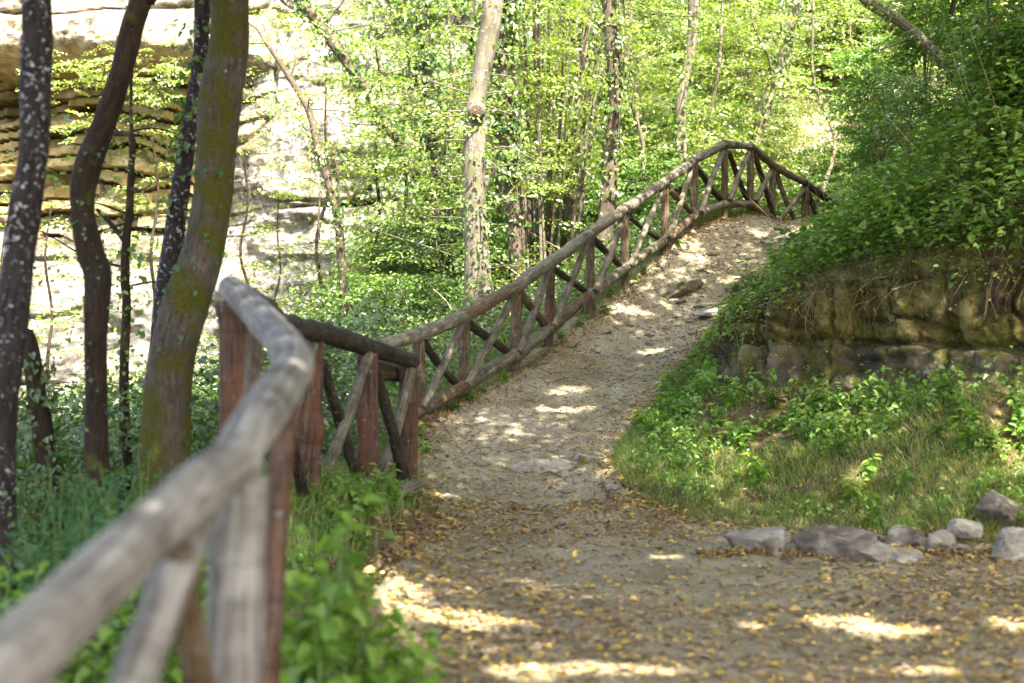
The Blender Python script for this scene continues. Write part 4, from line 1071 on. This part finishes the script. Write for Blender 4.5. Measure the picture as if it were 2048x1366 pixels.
for i, (x, y) in enumerate(spots):
    k = int(r.integers(0, 5))
    if y < 26: k = 3 if i % 2 else 1
    loc = (x, y, float(ground(x, y)) - .05)
    sc = r.uniform(.85, 1.3)
    if not used[k]:
        used[k] = True
        o = kinds[k]; o.location = loc; o.rotation_euler = (0, 0, r.uniform(0, 6)); o.scale = (sc,) * 3
        o["label"] = LAB[k]; o["group"] = "shrubs on the sunlit slope behind the fence"
    else:
        copy_thing(kinds[k], loc, r.uniform(0, 6.28), sc, LAB[k], "shrubs on the sunlit slope behind the fence")

# undergrowth carpet on the far slope and the hollow below the cliff
def carpet(name, m, n, xr, yr, lift, size, rng, keep=lambda x, y: np.ones(len(x), bool), shape='oval', clump=.7, nrm_up=.8, hfun=ground, den=.35):
    x, y = rng.uniform(*xr, n), rng.uniform(*yr, n)
    w = vnoise(xyz(x * clump, y * clump, 2.0)) * .5 + .5
    ok = keep(x, y) & (w > den + rng.uniform(-.25, .25, n))
    x, y, w = x[ok], y[ok], w[ok]
    z = hfun(x, y) + rng.uniform(0, 1, len(x)) ** 1.3 * lift * (.4 + w)
    p = np.stack([x, y, z], 1)
    d = rng.normal(size=p.shape) * np.array([1, 1, .4]); d[:, 2] -= .2
    nn = np.array([0, -.35, nrm_up]) + rng.normal(size=p.shape) * .5
    s = rng.uniform(.6, 1.3, len(p)) * size
    mb = Mesh(); leaves(mb, p, d, nn, s, s * .68, shape)
    return tag(mb.build(name, M[m], None, False), kind='stuff')
def left_of_fence(x, y):
    return x < np.interp(y, Y_L, X_L) - .12
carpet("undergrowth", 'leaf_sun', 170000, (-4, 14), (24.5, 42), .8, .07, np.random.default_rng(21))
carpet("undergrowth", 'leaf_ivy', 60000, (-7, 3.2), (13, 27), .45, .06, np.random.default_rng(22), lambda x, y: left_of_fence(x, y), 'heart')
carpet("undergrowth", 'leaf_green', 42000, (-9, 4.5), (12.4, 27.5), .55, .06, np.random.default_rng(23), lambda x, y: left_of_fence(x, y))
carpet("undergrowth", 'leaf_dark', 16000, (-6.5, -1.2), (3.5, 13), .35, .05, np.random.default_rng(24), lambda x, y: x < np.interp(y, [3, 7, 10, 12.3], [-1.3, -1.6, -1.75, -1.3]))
# ivy and dry stems on the cliff's lower right shoulder
r = np.random.default_rng(31)
n = 26000
ix, iz = r.integers(int(NX * .70), NX - 1, n), r.integers(0, int(NZ * .8), n)
pp = np.stack([CXg[iz, ix], Cy[iz, ix] - r.uniform(.02, .45, n), CZg[iz, ix]], 1)
w = vnoise(pp * .9) * .5 + .5
line = np.clip((pp[:, 0] + 3.6 + .5 * vnoise(pp * .5 + 3) + np.clip(3.2 - pp[:, 2], 0, 3) * 1.5) / 2.0, 0, 1)
pp = pp[(w > .5 - .35 * line) & (r.uniform(0, 1, n) < line)]
mb = Mesh(); s = r.uniform(.06, .12, len(pp))
leaves(mb, pp, r.normal(size=pp.shape) * .4 + [0, -.3, -.7], r.normal(size=pp.shape) * .4 + [0, -.8, .5], s, s * .8, 'heart')
tag(mb.build("cliff_ivy", M['leaf_green'], None, False), kind='stuff')
# small plants rooted on the cliff's ledges
for i, (px, py, n) in enumerate([(190, 130, 34), (130, 150, 22), (270, 190, 26), (330, 130, 20), (560, 40, 26), (720, 40, 20), (600, 320, 8), (150, 250, 12)]):
    y = 27.6
    p = P(px, py, y)
    root = thing("cliff_plant", ["wide leafy tuft hanging from the cliff's dark ledge", "small tuft on the ledge by the lichen trunk", "tuft on the bedded rock beside the bent trunk", "tuft on the cliff between bent and mossy trunks", "leafy spray at the top of the cliff by the mossy trunk", "yellow-green spray high on the ochre cliff", "tiny plant alone on the white cliff face", "small plant rooted in the thin rock beds"][i], "plant", p + [0, .8, 0])
    fm = Mesh()
    O = p + RNG.normal(size=(n, 3)) * np.array([.5, .25, .22]) + [0, .3, 0]
    az = RNG.uniform(3.4, 6.0, n)
    dr = np.stack([np.cos(az), np.sin(az), RNG.uniform(-.3, .2, n)], 1)
    tw = Mesh()
    sprays(fm, O, dr, RNG.uniform(.3, .6, n), 6, .06, .036, twigs=tw)
    fm.build("foliage", M['leaf_sun'], root, False); tw.build("twig_sprays", M['twig'], root)

# ------------------------------------------------------------------ leaf litter
def litter(n, xf, y0, y1, size, hf, rng, dens=None):
    y = rng.uniform(y0, y1, n)
    lo, hi = xf(y)
    x = lo + (hi - lo) * rng.uniform(0, 1, n)
    if dens is not None:
        ok = rng.uniform(0, 1, n) < dens(x, y); x, y = x[ok], y[ok]
    p = np.stack([x, y, hf(x, y) + rng.uniform(.002, .02, len(x))], 1)
    d = rng.normal(size=p.shape) * np.array([1, 1, .12])
    s = rng.lognormal(0, .35, len(p)) * size
    return p, d, np.array([0, 0, 1.0]) + rng.normal(size=p.shape) * .28, s
lm = Mesh()
r = np.random.default_rng(41)
edge_ = lambda y: (np.interp(y, Y_L, X_L) - .05, np.interp(y, Y_R, X_R) + .1)
def dens_near(x, y):
    w = vnoise(xyz(x * .7, y * .5, 8.0)) * .5 + .5
    bare = np.exp(-((x - .6) / .6) ** 2) * (y > 8.5)
    return np.clip(.25 + w * .9 - .25 * bare, .1, 1)
p, d, nn, s = litter(30000, lambda y: (np.interp(y, Y_L, X_L) - .05, np.minimum(np.interp(y, Y_R, X_R) + .1, .38 * y + .4)), 5.0, 12.5, .034, path_surf, r, dens_near)
leaves(lm, p, d, nn, s, s * .62, 'oval', .1, .12)
p, d, nn, s = litter(40000, edge_, 11.8, 23.4, .020, path_surf, r, lambda x, y: np.clip(.15 + .75 * (vnoise(xyz(x * 1.3, y * 1.3, 4.)) * .5 + .5) + .5 * np.exp(-np.minimum(x - np.interp(y, Y_L, X_L), np.interp(y, Y_R, X_R) - x) / .25), .1, 1))
leaves(lm, p, d, nn, s, s * .6, 'oval', .1, .12)
p, d, nn, s = litter(30000, lambda y: (np.interp(y, Y_L, X_L) - 3.2, np.interp(y, Y_L, X_L) + .05), 9, 25, .04, ground, r)
leaves(lm, p, d, nn, s, s * .6, 'oval', .1, .12)
p, nr, uu, tt = bank_pts(20000, .0, 3.0, .05, .95, r)
ok = (uu < .95) | (uu > 2.05) | (r.uniform(0, 1, len(uu)) < .12)
p, nr = p[ok], nr[ok]
s = r.lognormal(0, .35, len(p)) * .034
leaves(lm, p + nr * .012, r.normal(size=p.shape) * [1, 1, .4], nr + r.normal(size=p.shape) * .3, s, s * .6)
tag(lm.build("leaf_litter", M['litter'], None, False), kind='stuff')

# ------------------------------------------------------------------ grass and creepers on the bank and beside the fence
def blades(mb, p, nr, h, w, rng, bend=.5):
    n = len(p)
    d = unit(nr * .5 + np.array([0, 0, .8]) + rng.normal(size=(n, 3)) * .35)
    side = unit(np.cross(d, rng.normal(size=(n, 3))))
    lean = unit(rng.normal(size=(n, 3)) * [1, 1, 0] + nr * .6 * [1, 1, 0]) * bend
    h = np.broadcast_to(h, (n,))[:, None]; w = np.broadcast_to(w, (n,))[:, None]
    m1 = p + d * h * .5 + lean * h * .14
    tip = p + d * h * .85 + lean * h * .6
    v = np.stack([p - side * w, p + side * w, m1 + side * w * .8, m1 - side * w * .8, tip], 1)
    k = np.arange(n)[:, None] * 5
    mb.add(v, k + np.array([[0, 1, 2, 3]]))
    mb.f.append(k + np.array([[3, 2, 4]]) + mb.n - len(v) * 5)
gm = Mesh()
r = np.random.default_rng(51)
p, nr, uu, tt = bank_pts(120000, .0, .95, .0, .93, r)
w = vnoise(p * 1.4) * .5 + .5
ok = w > .42 + r.uniform(-.2, .2, len(p)) - .25 * (uu < .35)
p, nr, uu, w = p[ok], nr[ok], uu[ok], w[ok]
blades(gm, p, nr, r.uniform(.04, .14, len(p)) * (.5 + w * .9), .0028, r, .7)
p, nr, uu, tt = bank_pts(9000, .9, 2.4, .36, .93, r)
blades(gm, p, nr, r.uniform(.04, .12, len(p)), .0028, r, .8)
y = r.uniform(12.5, 23.2, 26000); x = np.interp(y, Y_L, X_L) - np.abs(r.normal(size=len(y))) * .5 - .10 + .1 * vnoise(xyz(y * 1.5, y * 0, 3.))
p = np.stack([x, y, np.where(x > np.interp(y, Y_L, X_L), path_surf(x, y), ground(x, y))], 1)
blades(gm, p, np.tile([0, 0, 1.0], (len(p), 1)), r.uniform(.08, .28, len(p)), .004, r, .6)
y = r.uniform(9.2, 14, 9000); x = np.interp(y, [9.2, 10.2, 11.4, 12.4, 14], [-1.6, -1.6, -1.4, -1.25, -1.4]) + r.normal(size=len(y)) * .25
p = np.stack([x, y, ground(x, y)], 1)
blades(gm, p, np.tile([0, 0, 1.0], (len(p), 1)), r.uniform(.1, .32, len(p)), .004, r, .5)
tag(gm.build("grass", M['grass'], None, False), kind='stuff')

# creepers over the bank's shoulder, hanging in front of the rock
cm = Mesh()
r = np.random.default_rng(61)
def creeper(n, u0, u1, t0, t1, lift, size, den):
    p, nr, uu, tt = bank_pts(n, u0, u1, t0, t1, r)
    w = vnoise(p * 1.15 + 4) * .5 + .5
    ok = w > den + r.uniform(-.2, .2, n)
    p, nr, w = p[ok], nr[ok], w[ok]
    p = p + nr * (r.uniform(0, 1, (len(p), 1)) ** 1.4 * lift * (.35 + w[:, None]))
    s = r.uniform(.55, 1.3, len(p)) * size
    d = nr * .5 + [0, 0, -.25] + r.normal(size=p.shape) * [.6, .6, .2]
    leaves(cm, p, d, nr * .35 + [0, -.1, .9] + r.normal(size=p.shape) * .25, s, s * .78, 'heart')
creeper(42000, 2.06, 3.9, .0, .33, .45, .072, .42)
creeper(22000, 2.06, 3.9, .0, .36, .3, .045, .40)
creeper(22000, 2.42, 3.9, .32, .92, .24, .062, .46)
creeper(13000, 2.2, 3.9, .34, .92, .10, .042, .56)
creeper(9000, 1.7, 2.15, .0, .8, .22, .05, .56)
creeper(2600, 1.0, 1.8, .0, .9, .10, .045, .66)
tag(cm.build("creeper_cover", M['leaf_bank'], None, False), kind='stuff')
sm = Mesh()
p, nr, uu, tt = bank_pts(650, 1.75, 2.25, .02, .7, r)
for i in range(len(p)):
    L_ = r.uniform(.08, .5)
    q = p[i] + nr[i] * .06
    e = q + nr[i] * .10 + np.array([r.normal() * .12, -abs(r.normal()) * .05, -L_])
    tube(sm, [q, (q + e) / 2 + nr[i] * .05 + r.normal(size=3) * .05, e], [.003, .0025, .0012], 3, 8, cap=False)
p, nr, uu, tt = bank_pts(260, 2.2, 3.6, .08, .9, r)
for i in range(len(p)):
    L_ = r.uniform(.3, 1.1)
    e = p[i] + nr[i] * L_ * .5 + np.array([r.normal() * .25, r.normal() * .2, L_ * .7])
    tube(sm, [p[i], (p[i] + e) / 2 + r.normal(size=3) * .04, e], [.005, .004, .002], 3, 6, cap=False)
tag(sm.build("dry_stalks", M['drygrass'], None, False), kind='stuff')

# shrubs growing on the bank
def bank_shrub(label, px, py, d, h, w, n, ll, m, seed, shape='oval', name="shrub"):
    r = np.random.default_rng(seed)
    base = P(px, py, d)
    root = thing(name, label, "shrub", base)
    sm, fm = Mesh(), Mesh()
    cs = []
    for k in range(8):
        az = r.uniform(0, 6.28); lean = r.uniform(.1, .7) * w
        e = base + np.array([math.cos(az) * lean, math.sin(az) * lean, h * r.uniform(.65, 1)])
        c_, _, _ = tube(sm, [base - [0, 0, .15], base * .55 + e * .45 + r.normal(size=3) * .05, e], [.012, .009, .003], 5, 10, .05)
        cs.append(c_[3:])
    c_ = np.concatenate(cs); k = r.integers(0, len(c_), n)
    az = r.uniform(0, 6.28, n)
    dr = np.stack([np.cos(az), np.sin(az), r.uniform(-.1, .5, n)], 1)
    sprays(fm, c_[k] + dr * r.uniform(0, .4, (n, 1)) * w, dr, r.uniform(.2, .5, n), 6, ll, ll * (.6 if shape == 'oval' else .34), rng=r, shape=shape, flat=.6)
    sm.build("stem", M['twig'], root); fm.build("foliage", M[m], root, False)
    return root
bank_shrub("dark fine-leaved shrub on the shoulder of the bank", 1830, 280, 19.5, .9, .5, 130, .045, 'leaf_dark', 71, 'narrow')
bank_shrub("dark narrow-leaved shrub under the leaning thick tree", 1950, 190, 17.8, .8, .55, 110, .045, 'leaf_dark', 72, 'narrow')
bank_shrub("airy green shrub with reddish stems beside the fence end", 1735, 385, 22.5, 1.5, .5, 70, .05, 'leaf_green', 73)
bank_shrub("leafy shrub overhanging the top corner of the bank", 2030, 330, 14.5, 1.5, .6, 110, .07, 'leaf_green', 74)
bank_shrub("green bush leaning over the path's crest", 1765, 440, 20.5, .7, .4, 80, .045, 'leaf_bank', 75)
bank_shrub("light green shrub on the skyline above the crest", 1740, 290, 24.5, 1.8, .9, 150, .065, 'leaf_green', 76)
bank_shrub("pale green shrub rising behind the dark fine-leaved one", 1850, 180, 23.0, 2.0, 1.0, 170, .065, 'leaf_green', 77)
bank_shrub("tall shrub filling the space below the leaning trunk", 1960, 150, 21.0, 2.2, 1.0, 170, .065, 'leaf_bank', 78)
# red berry spike
q = P(1866, 262, 17.6)
rt = thing("berry_spike", "single red berry spike on a thin stalk among the creepers", "plant", q)
mb = Mesh(); tube(mb, [q, q + [0, 0, .16]], [.005, .005], 5, 5); mb.build("stalk", M['stem'], rt)
M['red'], nt, out = mat("red_berries"); finish(nt, out, (0.6, 0.03, 0.01), .4)
mb = Mesh()
for k in range(40):
    a, zz = k * 2.4, .16 + .1 * k / 40
    mb.add(v0 * .014 + q + [math.cos(a) * .016, math.sin(a) * .016, zz], f0)
mb.build("berry_cluster", M['red'], rt)

# leafy weeds at the rock foot and along the grass
def weed_kind(seed, h, ll, m, nst=4):
    r = np.random.default_rng(seed)
    root = thing("weed_plant", "weed", "plant")
    sm, fm = Mesh(), Mesh()
    for k in range(nst):
        az = r.uniform(0, 6.28)
        e = np.array([math.cos(az) * h * .3, math.sin(az) * h * .3, h * r.uniform(.7, 1)])
        c_, _, _ = tube(sm, [(0, 0, -.03), e * [.3, .3, .5], e], [.004, .003, .0015], 4, 8, cap=False)
        n = 9
        kk = np.clip((np.arange(n) / n * 7).astype(int) + 1, 0, 7)
        a2 = np.arange(n) * 2.4 + az
        dr = np.stack([np.cos(a2), np.sin(a2), r.uniform(-.35, .25, n)], 1)
        s = ll * r.uniform(.6, 1.2, n)
        leaves(fm, c_[kk] + dr * .015, dr, np.array([0, 0, 1.0]) + dr * .35 + r.normal(size=dr.shape) * .15, s, s * .68, 'heart', .25)
    sm.build("stem", M['stem'], root); fm.build("foliage", M[m], root, False)
    return root
wk = [weed_kind(1, .22, .075, 'leaf_bright'), weed_kind(2, .15, .06, 'leaf_bright'), weed_kind(3, .3, .085, 'leaf_green', 5)]
WL = ["fresh green weed with heart-shaped leaves on the grassy bank", "low fresh green weed on the grassy bank", "taller green weed at the foot of the rock face"]
r = np.random.default_rng(81)
first = [True] * 3
def put_weed(k, loc, sc, label=None, group="weeds on the grassy bank"):
    label = label or WL[k]
    if first[k]:
        first[k] = False
        wk[k].location = [float(c) for c in loc]; wk[k].scale = (sc,) * 3
        tag(wk[k], label, None, group)
    else:
        copy_thing(wk[k], loc, r.uniform(0, 6.28), sc, label, group)
p, nr, uu, tt = bank_pts(60, .55, .86, .02, .45, r)
for i in range(60): put_weed(2, p[i], r.uniform(.5, .9))
p, nr, uu, tt = bank_pts(120, .15, .9, .04, .8, r)
for i in range(120): put_weed(int(r.integers(0, 2)), p[i], r.uniform(.7, 1.25))
VERGE = "ivy and weeds along the fence foot"
for i in range(46):
    y = r.uniform(9.6, 12.4); x = np.interp(y, [9.6, 10.2, 11.4, 12.4], [-1.2, -1.2, -1.02, -.9]) + r.normal() * .1
    put_weed(int(r.integers(0, 2)), (x, y, float(max(ground(x, y), path_surf(x, y) - .02))), r.uniform(.7, 1.2), "heart-leaved weed at the foot of the corner posts", VERGE)
for i in range(26):
    y = r.uniform(12.8, 21.5); x = np.interp(y, Y_L, X_L) + r.normal() * .08
    put_weed(1, (x, y, float(path_surf(x, y)) - .02), r.uniform(.6, 1.1), "low weed under the bottom rail of the climbing fence", "weeds under the climbing fence")

# big soft plants close to the camera
def near_plant(label, px, py, d, h, w, nst, ll, m, seed, shape='heart', nl=14, name="leafy_plant"):
    r = np.random.default_rng(seed)
    base = P(px, py, d)
    root = thing(name, label, "plant", base)
    sm, fm = Mesh(), Mesh()
    for k in range(nst):
        az, rr = r.uniform(0, 6.28), math.sqrt(r.uniform(0, 1)) * w
        b = base + np.array([math.cos(az) * rr, math.sin(az) * rr, 0])
        e = b + np.array([r.normal() * .08, r.normal() * .08, h * r.uniform(.45, 1) * (1.1 - .45 * rr / w)])
        c_, _, _ = tube(sm, [b - [0, 0, .05], (b + e) / 2 + r.normal(size=3) * .02, e], [.005, .004, .002], 4, 10, cap=False)
        kk = np.clip((np.arange(nl) / nl * 9).astype(int) + 1, 0, 9)
        a2 = np.arange(nl) * 2.4 + az
        dr = np.stack([np.cos(a2), np.sin(a2), r.uniform(-.5, .2, nl)], 1)
        s = ll * r.uniform(.65, 1.2, nl) * np.linspace(1.1, .7, nl)
        leaves(fm, c_[kk] + dr * .02, dr, np.array([0, 0, 1.0]) + dr * .5 + r.normal(size=dr.shape) * .2, s, s * (.7 if shape == 'heart' else .3), shape, .3)
    sm.build("stem", M['stem'], root); fm.build("foliage", M[m], root, False)
    return root
near_plant("bright green bushy weed against the nearest fence posts", 655, 1420, 5.3, .88, .20, 30, .115, 'leaf_bright', 91, nl=11)
near_plant("smaller bright weed spreading onto the leaf litter", 780, 1420, 5.5, .5, .15, 18, .10, 'leaf_bright', 92, nl=9)
near_plant("fresh green clump in the bottom corner under the handrail", 60, 1420, 5.6, .72, .45, 36, .09, 'leaf_bright', 93)
near_plant("dark bluish feathery plant behind the thick handrail", 190, 1230, 6.6, .82, .30, 30, .085, 'leaf_blue', 94, 'narrow', 26)
near_plant("dull green shrubby plant between handrail and lichen trunk", 300, 1180, 7.0, .50, .35, 30, .07, 'leaf_green', 95)
near_plant("leafy plant around the foot of the lichen trunk", 40, 1230, 7.2, .45, .4, 26, .055, 'leaf_green', 96)
near_plant("fresh plants glimpsed between the nearest fence posts", 385, 1330, 6.0, .75, .3, 22, .085, 'leaf_bright', 97)
near_plant("bluish shrub at the foot of the mossy trunk", 250, 1090, 8.6, .62, .4, 30, .06, 'leaf_blue', 98)
near_plant("green herb tuft at the foot of the second nearest post", 600, 1130, 9.0, .2, .2, 14, .055, 'leaf_green', 99)
near_plant("dark ivy clump on the old stump by the lichen trunk", 60, 1030, 9.8, .42, .35, 30, .055, 'leaf_ivy', 100)

# pale tangle of dead twigs and thin stems on the far slope and in the hollow
sm = Mesh()
r = np.random.default_rng(101)
for i in range(1000):
    if i < 820:
        x, y = r.uniform(-2.5, 12), r.uniform(25, 37)
    else:
        y = r.uniform(14, 27); x = np.interp(y, Y_L, X_L) - r.uniform(.3, 5)
    z = float(0)
    L_ = r.uniform(.3, 1.3) * (1 if i < 820 else .6)
    sm.add(np.zeros((0, 3)), np.zeros((0, 4))) if False else None
    p0_ = np.array([x, y, 0.0])
    e = np.array([r.normal() * .45, r.normal() * .3, r.uniform(.3, 1)]) * L_
    if i == 0: bag = []
    bag.append((p0_, e))
zz = ground(np.array([b[0][0] for b in bag]), np.array([b[0][1] for b in bag]))
for (p0_, e), z in zip(bag, zz):
    p0_ = p0_ + [0, 0, z - .02 + r.uniform(0, .5)]
    tube(sm, [p0_, p0_ + e * .5 + r.normal(size=3) * .06, p0_ + e], [.007, .005, .002], 3, 6, cap=False)
tag(sm.build("dry_stalks", M['drygrass'], None, False), kind='stuff')

# thin saplings among the shrubs of the far slope
r = np.random.default_rng(111)
def sapling_kind(seed, h, bark='bark_pale'):
    r = np.random.default_rng(seed)
    root = thing("sapling", "thin sapling", "tree")
    sm, fm = Mesh(), Mesh()
    q = np.cumsum(np.vstack([[0, 0, -.2], np.column_stack([r.normal(size=(6, 2)) * .16, np.full(6, h / 6)])]), 0)
    c_, _, _ = tube(sm, q, np.linspace(.042, .014, 7), 7, 30, .06)
    n = 30
    k = r.integers(9, 30, n); az = r.uniform(0, 6.28, n)
    dr = np.stack([np.cos(az), np.sin(az), r.uniform(-.1, .4, n)], 1)
    sprays(fm, c_[k] + dr * r.uniform(.05, .5, (n, 1)), dr, r.uniform(.35, .75, n), 6, .065, .04, rng=r, twigs=sm)
    sm.build("trunk", M[bark], root); fm.build("crown", M['leaf_sun'], root, False)
    return root
sk = [sapling_kind(1, 5.2), sapling_kind(2, 6.0), sapling_kind(3, 4.4)]
SL = ["thin pale sapling among the shrubs of the sunlit slope", "tall thin sapling among the shrubs of the sunlit slope", "short thin sapling among the shrubs of the sunlit slope"]
for i, (px, d) in enumerate([(1085, 26), (1130, 27.5), (1170, 25.5), (1262, 27), (1290, 25), (1330, 28), (1425, 27), (1455, 29), (1490, 26.5), (1560, 29), (1640, 27), (1690, 28), (1120, 24.8), (905, 25), (1010, 26.5)]):
    x = (px - CX) * d / FPX
    loc = (x, d, float(ground(x, d)))
    k = i % 3
    if i < 3:
        sk[k].location = loc; tag(sk[k], SL[k], None, "saplings on the sunlit slope")
    else:
        copy_thing(sk[k], loc, r.uniform(0, 6.28), r.uniform(.85, 1.15), SL[k], "saplings on the sunlit slope")

# more young growth along the shoulder of the bank
BL = ["low leafy bush half way up the creeper slope", "leafy bush on the creeper slope beneath the leaning tree", "small bush sprouting above the rock face", "bush among creepers near the picture's edge", "wiry bush on the shoulder above the mossy boulder", "spreading bush at the top of the creeper slope",
      "leafy sprig above the dark end of the rock face", "bright bush beside the dark fine-leaved shrub", "bush on the slope below the thin grey sapling"]
for i, (px, py, d, h) in enumerate([(1830, 420, 16.8, .7), (1900, 330, 16.8, .9), (1780, 500, 15.6, .45), (2010, 420, 14.2, .6), (1700, 520, 17.2, .5), (1990, 200, 17, 1.0), (1640, 540, 16.4, .35), (1760, 350, 19, .8), (1960, 360, 15.2, .6)]):
    bank_shrub(BL[i], px, py, d, h, .45, 60, .06, ['leaf_bank', 'leaf_green', 'leaf_bank'][i % 3], 130 + i)

# weeds and leaves caught among the stones
r = np.random.default_rng(141)
for i in range(16):
    x, y = r.uniform(2.7, 4.4), r.uniform(10.45, 11.2)
    put_weed(int(r.integers(0, 2)), (x, y, float(path_surf(x, min(y, 10.7)))), r.uniform(.5, 1.0), "small weed growing between the stones of the heap", "weeds between the stones")

# saplings and shrubs veiling the foot of the cliff
r = np.random.default_rng(151)
CL = "slender sapling with light leaves in front of the cliff"
for i, (px, d, sc) in enumerate([(120, 23, .9), (285, 21, 1.0), (470, 25, 1.0), (560, 25.5, .8), (655, 26, 1.15), (735, 25, 1.1), (790, 26, 1.2), (30, 25, 1.1)]):
    x = (px - CX) * d / FPX
    if i == 0:
        dk = sapling_kind(7, 5.0, 'bark_brown'); dk.location = (x, d, float(ground(x, d)))
        tag(dk, CL, None, "saplings in front of the cliff")
    else:
        copy_thing(dk, (x, d, float(ground(x, d))), r.uniform(0, 6.28), sc, CL, "saplings in front of the cliff")
CS = ["yellow-green shrub at the foot of the cliff", "mid green shrub at the foot of the cliff", "loose tall shrub at the foot of the cliff", "low broad shrub at the foot of the cliff", "dark green shrub at the foot of the cliff"]
for i, (px, d, k, sc) in enumerate([(90, 22, 0, .7), (220, 24, 3, .8), (290, 20, 1, .6), (420, 23, 4, .6), (540, 24, 4, .6), (610, 22, 3, .7), (660, 25, 4, .7), (740, 24, 1, .9), (800, 22, 3, .9), (840, 24, 4, 1.0), (780, 26, 2, 1.0), (720, 27, 0, 1.2), (880, 23, 4, .9), (20, 20, 1, .8)]):
    x = (px - CX) * d / FPX
    copy_thing(kinds[k], (x, d, float(ground(x, d)) - .05), r.uniform(0, 6.28), sc, CS[k], "shrubs at the foot of the cliff")

# broad-leaved ground cover between the weeds of the grassy bank
mb = Mesh()
r = np.random.default_rng(161)
for n, u0, u1, den, sz, hh in [(34000, .1, .9, .5, .04, .13), (12000, .55, .97, .4, .06, .22)]:
    p, nr, uu, tt = bank_pts(n, u0, u1, .0, .85, r)
    w = vnoise(p * 2.1 + 11) * .5 + .5
    ok = w > den + r.uniform(-.12, .2, n)
    p, nr, w = p[ok], nr[ok], w[ok]
    p = p + np.array([0, 0, 1.0]) * (r.uniform(.1, 1, (len(p), 1)) * hh * (.3 + w[:, None]))
    s_ = r.uniform(.6, 1.25, len(p)) * sz
    d = r.normal(size=p.shape) * [1, 1, .4] + [0, -.2, -.35]
    leaves(mb, p, d, np.array([0, -.25, .8]) + r.normal(size=p.shape) * .4, s_, s_ * .7, 'heart')
tag(mb.build("ground_cover", M['leaf_bright'], None, False), kind='stuff')

# grass fringe hanging over the top of the face
mb = Mesh()
r = np.random.default_rng(171)
for n, u0, u1, t0, t1, hh in [(9000, 1.9, 2.15, .0, .75, .16), (7000, 1.1, 2.0, .36, .62, .12), (5000, .95, 1.15, .0, .7, .12)]:
    p, nr, uu, tt = bank_pts(n, u0, u1, t0, t1, r)
    w = vnoise(p * 2.3 + 5) * .5 + .5
    ok = w > .45 + r.uniform(-.2, .2, n)
    p, nr = p[ok], nr[ok]
    m_ = len(p)
    d = unit(nr * .8 + [0, 0, .15] + r.normal(size=(m_, 3)) * .35)
    h = r.uniform(.4, 1.2, (m_, 1)) * hh
    side = unit(np.cross(d, r.normal(size=(m_, 3)))) * .003
    mid = p + d * h * .6
    tip = mid + d * h * .3 + np.array([0, 0, -1.0]) * h * .6
    v = np.stack([p - side, p + side, mid + side * .8, mid - side * .8, tip], 1)
    k = np.arange(m_)[:, None] * 5
    mb.add(v, k + np.array([[0, 1, 2, 3]]))
    mb.f.append(k + np.array([[3, 2, 4]]) + mb.n - m_ * 5)
tag(mb.build("grass", M['withered'], None, False), kind='stuff')

# fallen sticks lying in the litter
sm = Mesh()
r = np.random.default_rng(181)
for i in range(150):
    y = r.uniform(6.2, 20); lo, hi = np.interp(y, Y_L, X_L), min(np.interp(y, Y_R, X_R), .36 * y)
    x = lo + (hi - lo) * r.uniform(0, 1)
    a, L_ = r.uniform(0, 6.28), r.uniform(.05, .28)
    e = np.array([math.cos(a), math.sin(a), 0]) * L_
    q = np.array([[x, y, 0], [x, y, 0] + e * .5 + r.normal(size=3) * .012, [x, y, 0] + e])
    q[:, 2] = path_surf(q[:, 0], q[:, 1]) + .008
    tube(sm, q, [.0035, .003, .0018], 4, 6)
tag(sm.build("fallen_litter", M['twig'], None, False), kind='stuff')
# leaves drifted against the stones and along the edges
lm = Mesh()
r = np.random.default_rng(191)
x = r.uniform(1.3, 4.3, 2600); y = 10.45 + np.abs(r.normal(size=2600)) * -.09 + .08
p1 = np.stack([x, y, path_surf(x, y) + r.uniform(.002, .035, 2600)], 1)
y = r.uniform(9.5, 22.5, 3400); sd = r.integers(0, 2, 3400)
x = np.where(sd == 0, np.interp(y, Y_L, X_L) + np.abs(r.normal(size=3400)) * .12, np.interp(y, Y_R, X_R) - np.abs(r.normal(size=3400)) * .14)
p2 = np.stack([x, y, path_surf(x, y) + r.uniform(.002, .03, 3400)], 1)
p = np.concatenate([p1, p2])
s_ = r.lognormal(0, .35, len(p)) * .032
leaves(lm, p, r.normal(size=p.shape) * [1, 1, .3], np.array([0, 0, 1.0]) + r.normal(size=p.shape) * .45, s_, s_ * .62, 'oval', .25, .25)
tag(lm.build("leaf_litter", M['litter'], None, False), kind='stuff')

# shaded undergrowth and shrubs between the near trunks
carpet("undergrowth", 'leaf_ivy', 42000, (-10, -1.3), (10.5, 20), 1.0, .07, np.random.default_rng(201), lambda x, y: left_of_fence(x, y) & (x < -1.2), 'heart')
r = np.random.default_rng(211)
US = ["yellow-green shrub in the hollow between the near trunks", "mid green shrub in the hollow between the near trunks", "loose tall shrub in the hollow between the near trunks", "low green shrub in the hollow between the near trunks", "dark green shrub in the hollow between the near trunks"]
for px, d, k, sc in [(70, 14, 4, .6), (140, 15.5, 1, .6), (235, 14.5, 3, .8), (300, 16, 4, .6), (405, 15, 3, .7), (440, 17.5, 4, .6), (20, 16, 1, .7), (180, 18, 4, .8), (520, 17, 3, .7), (590, 18.5, 1, .6), (370, 19, 1, .7)]:
    x = (px - CX) * d / FPX
    copy_thing(kinds[k], (x, d, float(ground(x, d)) - .05), r.uniform(0, 6.28), sc, US[k], "shrubs in the hollow between the near trunks")
